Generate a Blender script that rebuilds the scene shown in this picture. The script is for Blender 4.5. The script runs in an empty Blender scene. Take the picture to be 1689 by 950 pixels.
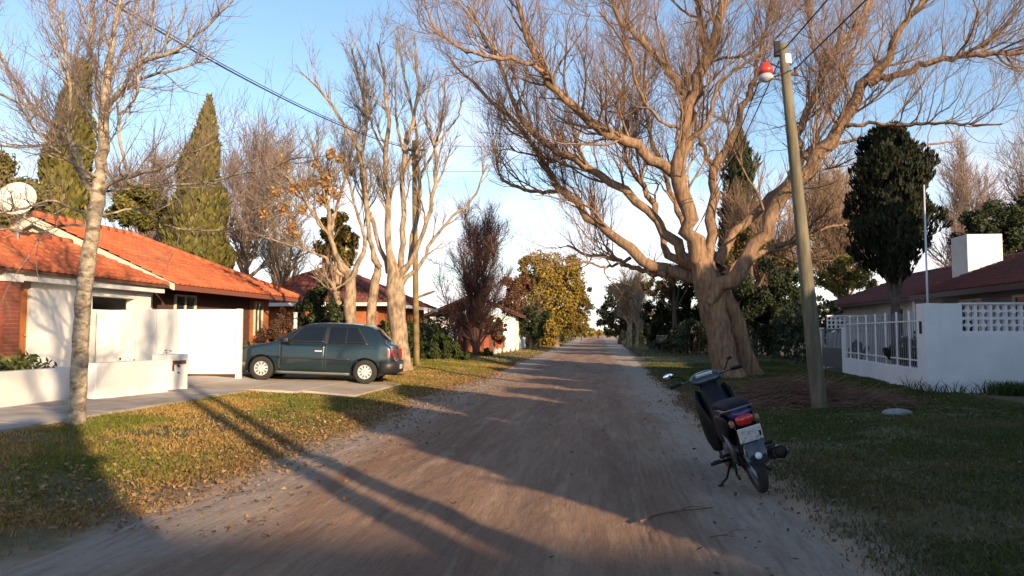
import bpy, bmesh, math, random
import numpy as np
from mathutils import Vector, Matrix, Euler

R = math.radians
SC = bpy.context.scene
COL = SC.collection
rng = np.random.default_rng(11)
random.seed(5)

# ------------------------------------------------------------------ camera
F_PX, W_PX, H_PX = 1270.0, 1689.0, 950.0
CAM_H = 1.38
YAW, PITCH = math.atan((990 - 844.5) / F_PX), R(3.3)
cam_d = bpy.data.cameras.new('camera')
cam_d.sensor_width = 36.0
cam_d.lens = 36.0 * F_PX / W_PX
cam_d.clip_start, cam_d.clip_end = 0.05, 4000.0
cam = bpy.data.objects.new('camera', cam_d)
COL.objects.link(cam)
cam.location = (0, 0, CAM_H)
cam.rotation_euler = (R(90) + PITCH, 0, YAW)
SC.camera = cam

# ------------------------------------------------------------------ sky, sun, exposure
SUN_AZ, SUN_EL = R(38.0), R(14.5)           # light travels 38 deg left of the road's direction
LIGHT = Vector((-math.sin(SUN_AZ) * math.cos(SUN_EL), math.cos(SUN_AZ) * math.cos(SUN_EL), -math.sin(SUN_EL)))
world = bpy.data.worlds.new('World')
SC.world = world
world.use_nodes = True
nt = world.node_tree
nt.nodes.clear()
N = nt.nodes.new
out = N('ShaderNodeOutputWorld')
bg = N('ShaderNodeBackground')
sky = N('ShaderNodeTexSky')
sky.sky_type = 'NISHITA'
sky.sun_disc = False
sky.sun_elevation = SUN_EL
sky.sun_rotation = math.atan2(-LIGHT.x, -LIGHT.y)
sky.altitude = 0
sky.air_density = 1.0
sky.dust_density = 0.6
sky.ozone_density = 2.0
bg.inputs['Strength'].default_value = 0.135
# thin clouds all round, laid out on a flat layer above the place
tc = N('ShaderNodeTexCoord')
sep = N('ShaderNodeSeparateXYZ')
nt.links.new(tc.outputs['Generated'], sep.inputs[0])
def wmath(op, a, b=None, clamp=False):
    n = N('ShaderNodeMath'); n.operation = op; n.use_clamp = clamp
    for i, v in enumerate((a, b)):
        if v is None: continue
        if isinstance(v, (int, float)): n.inputs[i].default_value = v
        else: nt.links.new(v, n.inputs[i])
    return n.outputs[0]
zc = wmath('MAXIMUM', sep.outputs['Z'], 0.0)
den = wmath('ADD', zc, 0.16)
comb = N('ShaderNodeCombineXYZ')
nt.links.new(wmath('DIVIDE', sep.outputs['X'], den), comb.inputs['X'])
nt.links.new(wmath('DIVIDE', sep.outputs['Y'], den), comb.inputs['Y'])
cn = N('ShaderNodeTexNoise')
cn.inputs['Scale'].default_value = 0.85
cn.inputs['Detail'].default_value = 6.0
cn.inputs['Roughness'].default_value = 0.55
cn.inputs['Distortion'].default_value = 0.4
nt.links.new(comb.outputs[0], cn.inputs['Vector'])
low = wmath('SUBTRACT', 1.0, wmath('MULTIPLY', zc, 2.4), clamp=True)      # more cloud low down
cl = wmath('ADD', cn.outputs['Fac'], wmath('MULTIPLY', low, 0.33))
ramp = N('ShaderNodeMapRange')
ramp.inputs['From Min'].default_value = 0.56
ramp.inputs['From Max'].default_value = 0.88
ramp.inputs['To Max'].default_value = 0.8
ramp.interpolation_type = 'SMOOTHSTEP'
nt.links.new(cl, ramp.inputs['Value'])
mixc = N('ShaderNodeMix'); mixc.data_type = 'RGBA'
nt.links.new(ramp.outputs[0], mixc.inputs['Factor'])
nt.links.new(sky.outputs[0], mixc.inputs['A'])
mixc.inputs['B'].default_value = (5.4, 5.0, 5.3, 1)
nt.links.new(mixc.outputs['Result'], bg.inputs['Color'])
nt.links.new(bg.outputs[0], out.inputs['Surface'])

sun_d = bpy.data.lights.new('sun', 'SUN')
sun_d.energy = 5.0
sun_d.angle = R(0.6)
sun_d.color = (1.0, 0.73, 0.45)
sun = bpy.data.objects.new('sun', sun_d)
COL.objects.link(sun)
sun.rotation_euler = LIGHT.to_track_quat('-Z', 'Y').to_euler()

SC.view_settings.view_transform = 'Standard'
SC.view_settings.look = 'None'
SC.view_settings.exposure = 0.95
SC.view_settings.gamma = 1.0
SC.view_settings.use_curve_mapping = False
SC.render.engine = 'CYCLES'
SC.cycles.max_bounces = 6
SC.cycles.transparent_max_bounces = 6

# ------------------------------------------------------------------ picture -> place
CAM_M = cam.rotation_euler.to_matrix()
FWD = Vector((-math.sin(YAW), math.cos(YAW), 0))
def ray(px, py):
    return CAM_M @ Vector(((px - W_PX / 2) / F_PX, -(py - H_PX / 2) / F_PX, -1.0))
def P(px, py, d):
    """the point seen at that pixel whose distance ahead of the camera is d"""
    v = ray(px, py)
    return Vector((0, 0, CAM_H)) + v * (d / v.dot(FWD))
def sm(a, b, x):
    t = np.clip((np.asarray(x, float) - a) / (b - a), 0, 1)
    return t * t * (3 - 2 * t)
def hgt(x, y):
    h = 0.20 * sm(-3.3, -7.2, x) + 0.12 * sm(-7.6, -9.4, x) + 0.12 * sm(1.7, 7.0, x)
    return h
def hz(x, y): return float(hgt(x, y))
def G(px, py):
    """the point of the ground seen at that pixel"""
    v = ray(px, py); z = 0.0
    for _ in range(12):
        t = (z - CAM_H) / v.z
        p = Vector((0, 0, CAM_H)) + v * t
        z = hz(p.x, p.y)
    return Vector((p.x, p.y, z))

def vnoise(x, y, s=1.0, seed=0):
    """smooth value noise 0..1"""
    x = np.asarray(x, float) * s; y = np.asarray(y, float) * s
    xi = np.floor(x).astype(np.int64); yi = np.floor(y).astype(np.int64)
    fx = x - xi; fy = y - yi
    fx = fx * fx * (3 - 2 * fx); fy = fy * fy * (3 - 2 * fy)
    def h(a, b):
        n = (a * 374761393 + b * 668265263 + seed * 1442695041) & 0x7fffffff
        n = ((n ^ (n >> 13)) * 1274126177) & 0x7fffffff
        return ((n ^ (n >> 16)) & 0xffff) / 65535.0
    return (h(xi, yi) * (1 - fx) + h(xi + 1, yi) * fx) * (1 - fy) + (h(xi, yi + 1) * (1 - fx) + h(xi + 1, yi + 1) * fx) * fy
def fbm(x, y, s=1.0, seed=0):
    return (vnoise(x, y, s, seed) * .55 + vnoise(x, y, s * 2.1, seed + 1) * .28 + vnoise(x, y, s * 4.3, seed + 2) * .17)

# ------------------------------------------------------------------ materials
MATS = {}
def mat(name, base, rough=0.8, col2=None, scale=4.0, bump=0.0, bscale=40.0, metal=0.0, attr=False,
        stretch=None, col3=None, scale3=0.6, coat=0.0, trans=0.0, spec=0.5, lo=0.4, hi=0.6, attr_amt=1.0):
    if name in MATS: return MATS[name]
    m = bpy.data.materials.new(name); m.use_nodes = True
    t = m.node_tree; b = t.nodes['Principled BSDF']
    b.inputs['Roughness'].default_value = rough
    b.inputs['Metallic'].default_value = metal
    b.inputs['Specular IOR Level'].default_value = spec
    if coat: b.inputs['Coat Weight'].default_value = coat; b.inputs['Coat Roughness'].default_value = 0.06
    def rgba(c): return (c[0], c[1], c[2], 1)
    tcn = t.nodes.new('ShaderNodeTexCoord'); vec = tcn.outputs['Object']
    if stretch:
        mp = t.nodes.new('ShaderNodeMapping'); mp.inputs['Scale'].default_value = stretch
        t.links.new(vec, mp.inputs['Vector']); vec = mp.outputs[0]
    cur = None
    def noise(sc, det=5.0):
        n = t.nodes.new('ShaderNodeTexNoise'); n.inputs['Scale'].default_value = sc
        n.inputs['Detail'].default_value = det; n.inputs['Roughness'].default_value = 0.6
        t.links.new(vec, n.inputs['Vector']); return n.outputs['Fac']
    def mix(fac, a, bb):
        x = t.nodes.new('ShaderNodeMix'); x.data_type = 'RGBA'
        if isinstance(fac, float): x.inputs['Factor'].default_value = fac
        else: t.links.new(fac, x.inputs['Factor'])
        for s, v in (('A', a), ('B', bb)):
            if isinstance(v, tuple): x.inputs[s].default_value = rgba(v)
            else: t.links.new(v, x.inputs[s])
        return x.outputs['Result']
    def mr(v, a, c):
        r = t.nodes.new('ShaderNodeMapRange'); r.inputs['From Min'].default_value = a; r.inputs['From Max'].default_value = c
        t.links.new(v, r.inputs['Value']); return r.outputs[0]
    cur = tuple(base)
    if col2: cur = mix(mr(noise(scale), lo, hi), cur, tuple(col2))
    if col3: cur = mix(mr(noise(scale3, 3.0), 0.45, 0.68), cur, tuple(col3))
    if attr:
        a = t.nodes.new('ShaderNodeAttribute'); a.attribute_name = 'Col'
        if cur == tuple(base) and attr_amt >= 1.0: cur = a.outputs['Color']
        else:
            x = t.nodes.new('ShaderNodeMix'); x.data_type = 'RGBA'; x.blend_type = 'MULTIPLY'
            x.inputs['Factor'].default_value = attr_amt
            if isinstance(cur, tuple): x.inputs['A'].default_value = rgba(cur)
            else: t.links.new(cur, x.inputs['A'])
            t.links.new(a.outputs['Color'], x.inputs['B']); cur = x.outputs['Result']
    if isinstance(cur, tuple): b.inputs['Base Color'].default_value = rgba(cur)
    else: t.links.new(cur, b.inputs['Base Color'])
    if bump:
        bn = t.nodes.new('ShaderNodeBump'); bn.inputs['Strength'].default_value = bump; bn.inputs['Distance'].default_value = 0.02
        t.links.new(noise(bscale, 6.0), bn.inputs['Height']); t.links.new(bn.outputs[0], b.inputs['Normal'])
    if trans:
        tr = t.nodes.new('ShaderNodeBsdfTranslucent'); ms = t.nodes.new('ShaderNodeMixShader'); ms.inputs[0].default_value = trans
        if isinstance(cur, tuple): tr.inputs['Color'].default_value = rgba(cur)
        else: t.links.new(cur, tr.inputs['Color'])
        t.links.new(b.outputs[0], ms.inputs[1]); t.links.new(tr.outputs[0], ms.inputs[2])
        t.links.new(ms.outputs[0], t.nodes['Material Output'].inputs['Surface'])
    MATS[name] = m
    return m

# ------------------------------------------------------------------ objects
def tag(o, label=None, cat=None, group=None, kind=None):
    if label: o['label'] = label
    if cat: o['category'] = cat
    if group: o['group'] = group
    if kind: o['kind'] = kind
    return o
def empty(name, loc=(0, 0, 0), rot=(0, 0, 0), label=None, cat=None, group=None):
    o = bpy.data.objects.new(name, None); COL.objects.link(o)
    o.empty_display_size = 0.1
    o.location = loc; o.rotation_euler = rot
    return tag(o, label, cat, group)
def link(name, me, m=None, parent=None):
    o = bpy.data.objects.new(name, me); COL.objects.link(o)
    if m is not None: me.materials.append(m)
    if parent is not None:
        o.parent = parent
    return o
def np_mesh(name, V, F, m, parent=None, smooth=False, colors=None, world_of=None):
    """mesh from arrays; V in world space when world_of (the parent root) is given"""
    V = np.asarray(V, np.float32).reshape(-1, 3); F = np.asarray(F, np.int32)
    if world_of is not None: V = V - np.array(world_of.location, np.float32)
    k = F.shape[1]
    me = bpy.data.meshes.new(name)
    me.vertices.add(len(V)); me.vertices.foreach_set('co', V.ravel())
    me.loops.add(F.size); me.loops.foreach_set('vertex_index', F.ravel())
    me.polygons.add(len(F)); me.polygons.foreach_set('loop_start', np.arange(0, F.size, k, dtype=np.int32))
    if smooth: me.polygons.foreach_set('use_smooth', np.ones(len(F), bool))
    me.update(calc_edges=True)
    if colors is not None:
        a = me.color_attributes.new('Col', 'FLOAT_COLOR', 'POINT')
        c = np.ones((len(V), 4), np.float32); c[:, :3] = colors
        a.data.foreach_set('color', c.ravel())
    return link(name, me, m, parent)

class MB:
    """collects shapes and builds ONE mesh object"""
    def __init__(s): s.v = []; s.f = []
    def add(s, vs, fs):
        n = len(s.v); s.v += [tuple(v) for v in vs]; s.f += [tuple(i + n for i in f) for f in fs]; return s
    def box(s, x0, x1, y0, y1, z0, z1, M=None, bev=0.0):
        if bev:
            bm = bmesh.new(); bmesh.ops.create_cube(bm, size=1)
            for v in bm.verts: v.co = ((x0 + x1) / 2 + v.co.x * (x1 - x0), (y0 + y1) / 2 + v.co.y * (y1 - y0), (z0 + z1) / 2 + v.co.z * (z1 - z0))
            bmesh.ops.bevel(bm, geom=bm.edges[:], offset=bev, segments=2, affect='EDGES', profile=.6)
            bm.verts.index_update()
            vs = [v.co.copy() for v in bm.verts]; fs = [[v.index for v in f.verts] for f in bm.faces]; bm.free()
        else:
            vs = [Vector(p) for p in ((x0, y0, z0), (x1, y0, z0), (x1, y1, z0), (x0, y1, z0), (x0, y0, z1), (x1, y0, z1), (x1, y1, z1), (x0, y1, z1))]
            fs = [(0, 3, 2, 1), (4, 5, 6, 7), (0, 1, 5, 4), (1, 2, 6, 5), (2, 3, 7, 6), (3, 0, 4, 7)]
        if M is not None: vs = [M @ Vector(v) for v in vs]
        return s.add(vs, fs)
    def tube(s, pts, rad, n=8, caps=True, flat=1.0):
        pts = [Vector(p) for p in pts]
        if isinstance(rad, (int, float)): rad = [rad] * len(pts)
        vs = []; up = None
        for i, p in enumerate(pts):
            t = (pts[min(i + 1, len(pts) - 1)] - pts[max(i - 1, 0)]).normalized()
            if up is None:
                up = Vector((0, 0, 1)) if abs(t.z) < .9 else Vector((1, 0, 0))
            a = t.cross(up).normalized(); b = a.cross(t).normalized(); up = b
            for k in range(n):
                an = 2 * math.pi * k / n
                vs.append(p + (a * math.cos(an) + b * math.sin(an) * flat) * rad[i])
        fs = [(i * n + k, i * n + (k + 1) % n, (i + 1) * n + (k + 1) % n, (i + 1) * n + k) for i in range(len(pts) - 1) for k in range(n)]
        if caps:
            fs.append(tuple(range(n - 1, -1, -1))); fs.append(tuple(range((len(pts) - 1) * n, len(pts) * n)))
        return s.add(vs, fs)
    def lathe(s, prof, axis0, axisdir, n=20):
        """prof: (radius, along); closed on the axis when radius is 0"""
        ax = Vector(axisdir).normalized(); o = Vector(axis0)
        a = ax.cross(Vector((0, 0, 1)) if abs(ax.z) < .9 else Vector((1, 0, 0))).normalized(); b = ax.cross(a)
        vs = []; fs = []
        for r, t in prof:
            for k in range(n):
                an = 2 * math.pi * k / n
                vs.append(o + ax * t + (a * math.cos(an) + b * math.sin(an)) * r)
        for i in range(len(prof) - 1):
            for k in range(n): fs.append((i * n + k, i * n + (k + 1) % n, (i + 1) * n + (k + 1) % n, (i + 1) * n + k))
        return s.add(vs, fs)
    def torus(s, c, axis, R0, r, n=28, m=10, sq=1.0):
        ax = Vector(axis).normalized(); c = Vector(c)
        a = ax.cross(Vector((0, 0, 1)) if abs(ax.z) < .9 else Vector((1, 0, 0))).normalized(); b = ax.cross(a)
        vs = []; fs = []
        for i in range(n):
            an = 2 * math.pi * i / n; d = a * math.cos(an) + b * math.sin(an)
            for j in range(m):
                q = 2 * math.pi * j / m
                vs.append(c + d * (R0 + r * math.cos(q)) + ax * r * sq * math.sin(q))
        for i in range(n):
            for j in range(m): fs.append((i * m + j, i * m + (j + 1) % m, ((i + 1) % n) * m + (j + 1) % m, ((i + 1) % n) * m + j))
        return s.add(vs, fs)
    def ell(s, c, r, n=14, m=9, M=None):
        vs = []; fs = []
        for i in range(m + 1):
            th = math.pi * i / m
            for k in range(n):
                ph = 2 * math.pi * k / n
                v = Vector((r[0] * math.sin(th) * math.cos(ph), r[1] * math.sin(th) * math.sin(ph), r[2] * math.cos(th)))
                if M is not None: v = M @ v
                vs.append(Vector(c) + v)
        for i in range(m):
            for k in range(n): fs.append((i * n + k, (i + 1) * n + k, (i + 1) * n + (k + 1) % n, i * n + (k + 1) % n))
        return s.add(vs, fs)
    def prism(s, poly, d):
        """poly: 3-D points of one face; d: vector of the extrusion"""
        d = Vector(d); n = len(poly)
        vs = [Vector(p) for p in poly] + [Vector(p) + d for p in poly]
        fs = [tuple(range(n - 1, -1, -1)), tuple(range(n, 2 * n))] + [(i, (i + 1) % n, n + (i + 1) % n, n + i) for i in range(n)]
        return s.add(vs, fs)
    def loft(s, secs, caps=True):
        n = len(secs[0]); vs = [v for sec in secs for v in sec]
        fs = [(i * n + k, i * n + (k + 1) % n, (i + 1) * n + (k + 1) % n, (i + 1) * n + k) for i in range(len(secs) - 1) for k in range(n)]
        if caps: fs += [tuple(range(n - 1, -1, -1)), tuple(range((len(secs) - 1) * n, len(secs) * n))]
        return s.add(vs, fs)
    def build(s, name, m, parent=None, smooth=False, local=True, bevel=0.0, subsurf=0):
        """local=False: the vertices are in world space and the parent is an Empty without rotation"""
        off = Vector((0, 0, 0))
        if parent is not None and not local:
            q = parent
            while q is not None: off += Vector(q.location); q = q.parent
        me = bpy.data.meshes.new(name)
        me.from_pydata([tuple(Vector(v) - off) for v in s.v], [], s.f)
        bm = bmesh.new(); bm.from_mesh(me); bmesh.ops.recalc_face_normals(bm, faces=bm.faces[:])
        if bevel: bmesh.ops.bevel(bm, geom=[e for e in bm.edges if len(e.link_faces) == 2 and e.calc_face_angle(0) > .6], offset=bevel, segments=2, affect='EDGES', profile=.6)
        bm.to_mesh(me); bm.free()
        if smooth: me.polygons.foreach_set('use_smooth', np.ones(len(me.polygons), bool))
        o = link(name, me, m, parent)
        if subsurf:
            md = o.modifiers.new('smooth', 'SUBSURF'); md.levels = subsurf; md.render_levels = subsurf
        return o

# ------------------------------------------------------------------ branches
def catmull(pts, n):
    pts = np.asarray(pts, float); k = len(pts)
    if k == 2: return pts[0] + (pts[1] - pts[0]) * np.linspace(0, 1, n)[:, None]
    ext = np.vstack([2 * pts[0] - pts[1], pts, 2 * pts[-1] - pts[-2]])
    seg = np.linalg.norm(np.diff(pts[:, :3], axis=0), axis=1); cum = np.concatenate([[0], np.cumsum(seg)])
    res = []
    for s in np.linspace(0, cum[-1], n):
        i = min(int(np.searchsorted(cum, s, 'right') - 1), k - 2); u = (s - cum[i]) / max(seg[i], 1e-6)
        a, b, c, d = ext[i], ext[i + 1], ext[i + 2], ext[i + 3]
        res.append(.5 * (2 * b + (c - a) * u + (2 * a - 5 * b + 4 * c - d) * u * u + (3 * b - a - 3 * c + d) * u ** 3))
    return np.array(res)
def px_limb(seq, d0, d1, n=22, wob=0.0, rs=1.0):
    """a limb followed through the picture; its distance runs from d0 to d1"""
    q = np.array(seq, float); L = np.concatenate([[0], np.cumsum(np.hypot(np.diff(q[:, 0]), np.diff(q[:, 1])))]); L /= L[-1]
    pts = []
    for (x, y, w), u in zip(seq, L):
        d = d0 + (d1 - d0) * u; p = P(x, y, d); pts.append((p.x, p.y, p.z, max(w * rs * .5 * d / F_PX, .006)))
    c = catmull(pts, n); c[:, 3] = np.maximum(c[:, 3], .004)
    if wob: c[1:-1, :3] += rng.normal(0, wob, (n - 2, 3)) * c[1:-1, 3:4]
    return c[:, :3], c[:, 3]
def unit(v): return v / np.maximum(np.linalg.norm(v, axis=-1, keepdims=True), 1e-9)
def grow(Pp, Rp, count, length, ang=(25, 60), rr=.6, npts=5, up=.15, wob=.12, t=(.25, 1.0), tip=.25, lenfall=.45, rmin=.003, rmax=.08, outward=None, flat=None):
    """children on the branches Pp (B,K,3) with radii Rp (B,K): returns the same kind of arrays"""
    B, K, _ = Pp.shape
    plen = np.linalg.norm(np.diff(Pp, axis=1), axis=2).sum(1)
    w = plen / plen.sum(); b = rng.choice(B, count, p=w)
    tt = rng.uniform(t[0], t[1], count); s = tt * (K - 1); i = np.minimum(s.astype(int), K - 2); u = (s - i)[:, None]
    p0 = Pp[b, i] * (1 - u) + Pp[b, i + 1] * u
    r0 = Rp[b, i] * (1 - u[:, 0]) + Rp[b, i + 1] * u[:, 0]
    tan = unit(Pp[b, i + 1] - Pp[b, i])
    rnd = rng.normal(0, 1, (count, 3)); perp = unit(rnd - (rnd * tan).sum(1, keepdims=True) * tan)
    perp = unit(perp + np.array([0, 0, .35]))
    a = np.radians(rng.uniform(ang[0], ang[1], count))[:, None]
    d = unit(tan * np.cos(a) + perp * np.sin(a))
    L = length * rng.uniform(.55, 1.25, count) * (1 - lenfall * tt)
    st = (L / (npts - 1))[:, None]
    pts = [p0]; upv = np.array([0, 0, 1.0])
    for k in range(npts - 1):
        d = unit(d + up * upv + rng.normal(0, wob, (count, 3)))
        pts.append(pts[-1] + d * st)
    Pc = np.stack(pts, 1)
    rs = np.clip(r0 * rr, rmin, rmax)
    Rc = rs[:, None] * np.linspace(1, tip, npts)[None]
    return Pc, np.maximum(Rc, rmin * .6)
def tubes(Pa, Ra, n=3):
    B, K, _ = Pa.shape
    T = np.empty_like(Pa); T[:, 1:-1] = Pa[:, 2:] - Pa[:, :-2]; T[:, 0] = Pa[:, 1] - Pa[:, 0]; T[:, -1] = Pa[:, -1] - Pa[:, -2]
    T = unit(T)
    ref = unit(np.cross(T[:, 0], np.where(np.abs(T[:, 0, 2:3]) < .9, np.array([[0, 0, 1.0]]), np.array([[1.0, 0, 0]]))))
    A = unit(ref[:, None] - (ref[:, None] * T).sum(2, keepdims=True) * T); C = np.cross(T, A)
    an = np.arange(n) * 2 * np.pi / n
    V = Pa[:, :, None] + (A[:, :, None] * np.cos(an)[None, None, :, None] + C[:, :, None] * np.sin(an)[None, None, :, None]) * Ra[:, :, None, None]
    base = (np.arange(B) * K * n)[:, None, None]; kk = (np.arange(K - 1) * n)[None, :, None]; j = np.arange(n)[None, None]; j2 = (np.arange(n) + 1) % n
    f0 = base + kk + j; f1 = base + kk + j2[None, None]
    Fq = np.stack([f0, f1, f1 + n, f0 + n], -1).reshape(-1, 4)
    return V.reshape(-1, 3), Fq
def join(parts):
    V = []; Fs = []; o = 0
    for v, f in parts: V.append(v); Fs.append(f + o); o += len(v)
    return np.vstack(V), np.vstack(Fs)
def roughen(V, amp, s):
    n = vnoise(V[:, 0] * 1.0 + V[:, 2] * .37, V[:, 1] + V[:, 2] * .91, s, 7) - .5
    m = vnoise(V[:, 1] * 1.3 - V[:, 2] * .6, V[:, 0] + V[:, 2] * .3, s * 1.7, 9) - .5
    V = V.copy(); V[:, 0] += n * amp; V[:, 1] += m * amp
    return V

def leaves(C, size, n_dir=None, aspect=1.6, jitter=.5, upbias=0.0):
    """one small quad per centre in C: returns vertices, faces"""
    n = len(C)
    a = rng.normal(0, 1, (n, 3)); a[:, 2] += upbias; a = unit(a)
    b = rng.normal(0, 1, (n, 3)); 
    if n_dir is not None: b = b * jitter + n_dir
    nn = unit(b); s = unit(np.cross(a, nn)); a = unit(np.cross(nn, s))
    sz = (size * rng.uniform(.6, 1.4, n))[:, None]
    V = np.stack([C - a * sz * aspect * .5, C + s * sz * .5, C + a * sz * aspect * .5, C - s * sz * .5], 1)
    return V.reshape(-1, 3), np.arange(n * 4).reshape(-1, 4)
def leaf_colors(n, pal, spread=.25):
    pal = np.array(pal); c = pal[rng.integers(0, len(pal), n)] * rng.uniform(1 - spread, 1 + spread, (n, 1))
    return np.repeat(c, 4, 0)
# ================================================================== the ground
def axis(*spans):
    v = [np.arange(a, b, s) for a, b, s in spans]
    return np.unique(np.round(np.concatenate(v), 4))
def grid_mesh(X, Y, Z):
    ny, nx = X.shape
    V = np.stack([X, Y, Z], -1).reshape(-1, 3)
    i = np.arange(ny - 1)[:, None] * nx + np.arange(nx - 1)[None]
    return V, np.stack([i, i + 1, i + nx + 1, i + nx], -1).reshape(-1, 4)
def edge_l(y): return -3.4 + .55 * (fbm(y, 0 * y, .45, 3) - .5) + .22 * (vnoise(y, y * 0, 2.6, 33) - .5) - .012 * np.maximum(np.asarray(y) - 10, 0) + .45 * sm(10.5, 13.5, y) * (1 - sm(16, 22, y)) * 0 - .5 * sm(13.5, 15.5, y) * (1 - sm(19, 22, y))
def edge_r(y): return 1.62 + .5 * (fbm(y, 0 * y, .5, 21) - .5) + .2 * (vnoise(y, y * 0, 2.3, 35) - .5) + .012 * np.maximum(np.asarray(y) - 12, 0)

M_soil0 = mat('verge_soil', (.07, .08, .022), .95, (.125, .095, .042), 2.6, .9, 60, col3=(.13, .085, .045), scale3=.45)
def verge_mat():
    """green-brown soil that turns to bare sand towards the worn edges of the road"""
    m = M_soil0; t = m.node_tree; b = t.nodes['Principled BSDF']; src = b.inputs['Base Color'].links[0].from_socket
    tcn = t.nodes.new('ShaderNodeTexCoord'); sp = t.nodes.new('ShaderNodeSeparateXYZ'); t.links.new(tcn.outputs['Object'], sp.inputs[0])
    def mth(op, a, c=None, clamp=False):
        n = t.nodes.new('ShaderNodeMath'); n.operation = op; n.use_clamp = clamp
        for i, v in enumerate((a, c)):
            if v is None: continue
            if isinstance(v, (int, float)): n.inputs[i].default_value = v
            else: t.links.new(v, n.inputs[i])
        return n.outputs[0]
    ns = t.nodes.new('ShaderNodeTexNoise'); ns.inputs['Scale'].default_value = 2.2; ns.inputs['Detail'].default_value = 8; ns.inputs['Roughness'].default_value = .7; t.links.new(tcn.outputs['Object'], ns.inputs['Vector'])
    dist = mth('SUBTRACT', mth('ABSOLUTE', mth('ADD', sp.outputs['X'], .9)), 2.5)       # metres outside the road
    e = mth('ADD', dist, mth('MULTIPLY', mth('SUBTRACT', ns.outputs['Fac'], .5), 1.5))
    mr_ = t.nodes.new('ShaderNodeMapRange'); mr_.inputs['From Min'].default_value = -.05; mr_.inputs['From Max'].default_value = .5; mr_.inputs['To Min'].default_value = 1; mr_.inputs['To Max'].default_value = 0; t.links.new(e, mr_.inputs['Value'])
    x = t.nodes.new('ShaderNodeMix'); x.data_type = 'RGBA'; t.links.new(mr_.outputs[0], x.inputs['Factor']); t.links.new(src, x.inputs['A']); x.inputs['B'].default_value = (.33, .235, .16, 1)
    t.links.new(x.outputs['Result'], b.inputs['Base Color']); return m
M_soil = verge_mat()
xs = axis((-600, -40, 40), (-40, -14, 2), (-14, 14, .25), (14, 40, 2), (40, 640, 40)); ys = axis((-200, -20, 20), (-20, 60, .35), (60, 200, 4), (200, 1500, 60))
X, Y = np.meshgrid(xs, ys)
Z = hgt(X, Y) + np.where((np.abs(X) < 14) & (Y > -15) & (Y < 60), .03 * (fbm(X, Y, 1.3, 4) - .5), 0) * np.where((X > -3.9) & (X < 2.1), .2, 1) * np.where((X < -4.2), .25, 1) - .012
Z -= .14 * ((X > edge_l(Y) + .3) & (X < edge_r(Y) - .3) & (Y > -15) & (Y < 255))      # the road's sheet carries the surface here
V, Fq = grid_mesh(X, Y, Z)
ground = np_mesh('ground', V, Fq, M_soil, smooth=True)
tag(ground, kind='structure')

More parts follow.
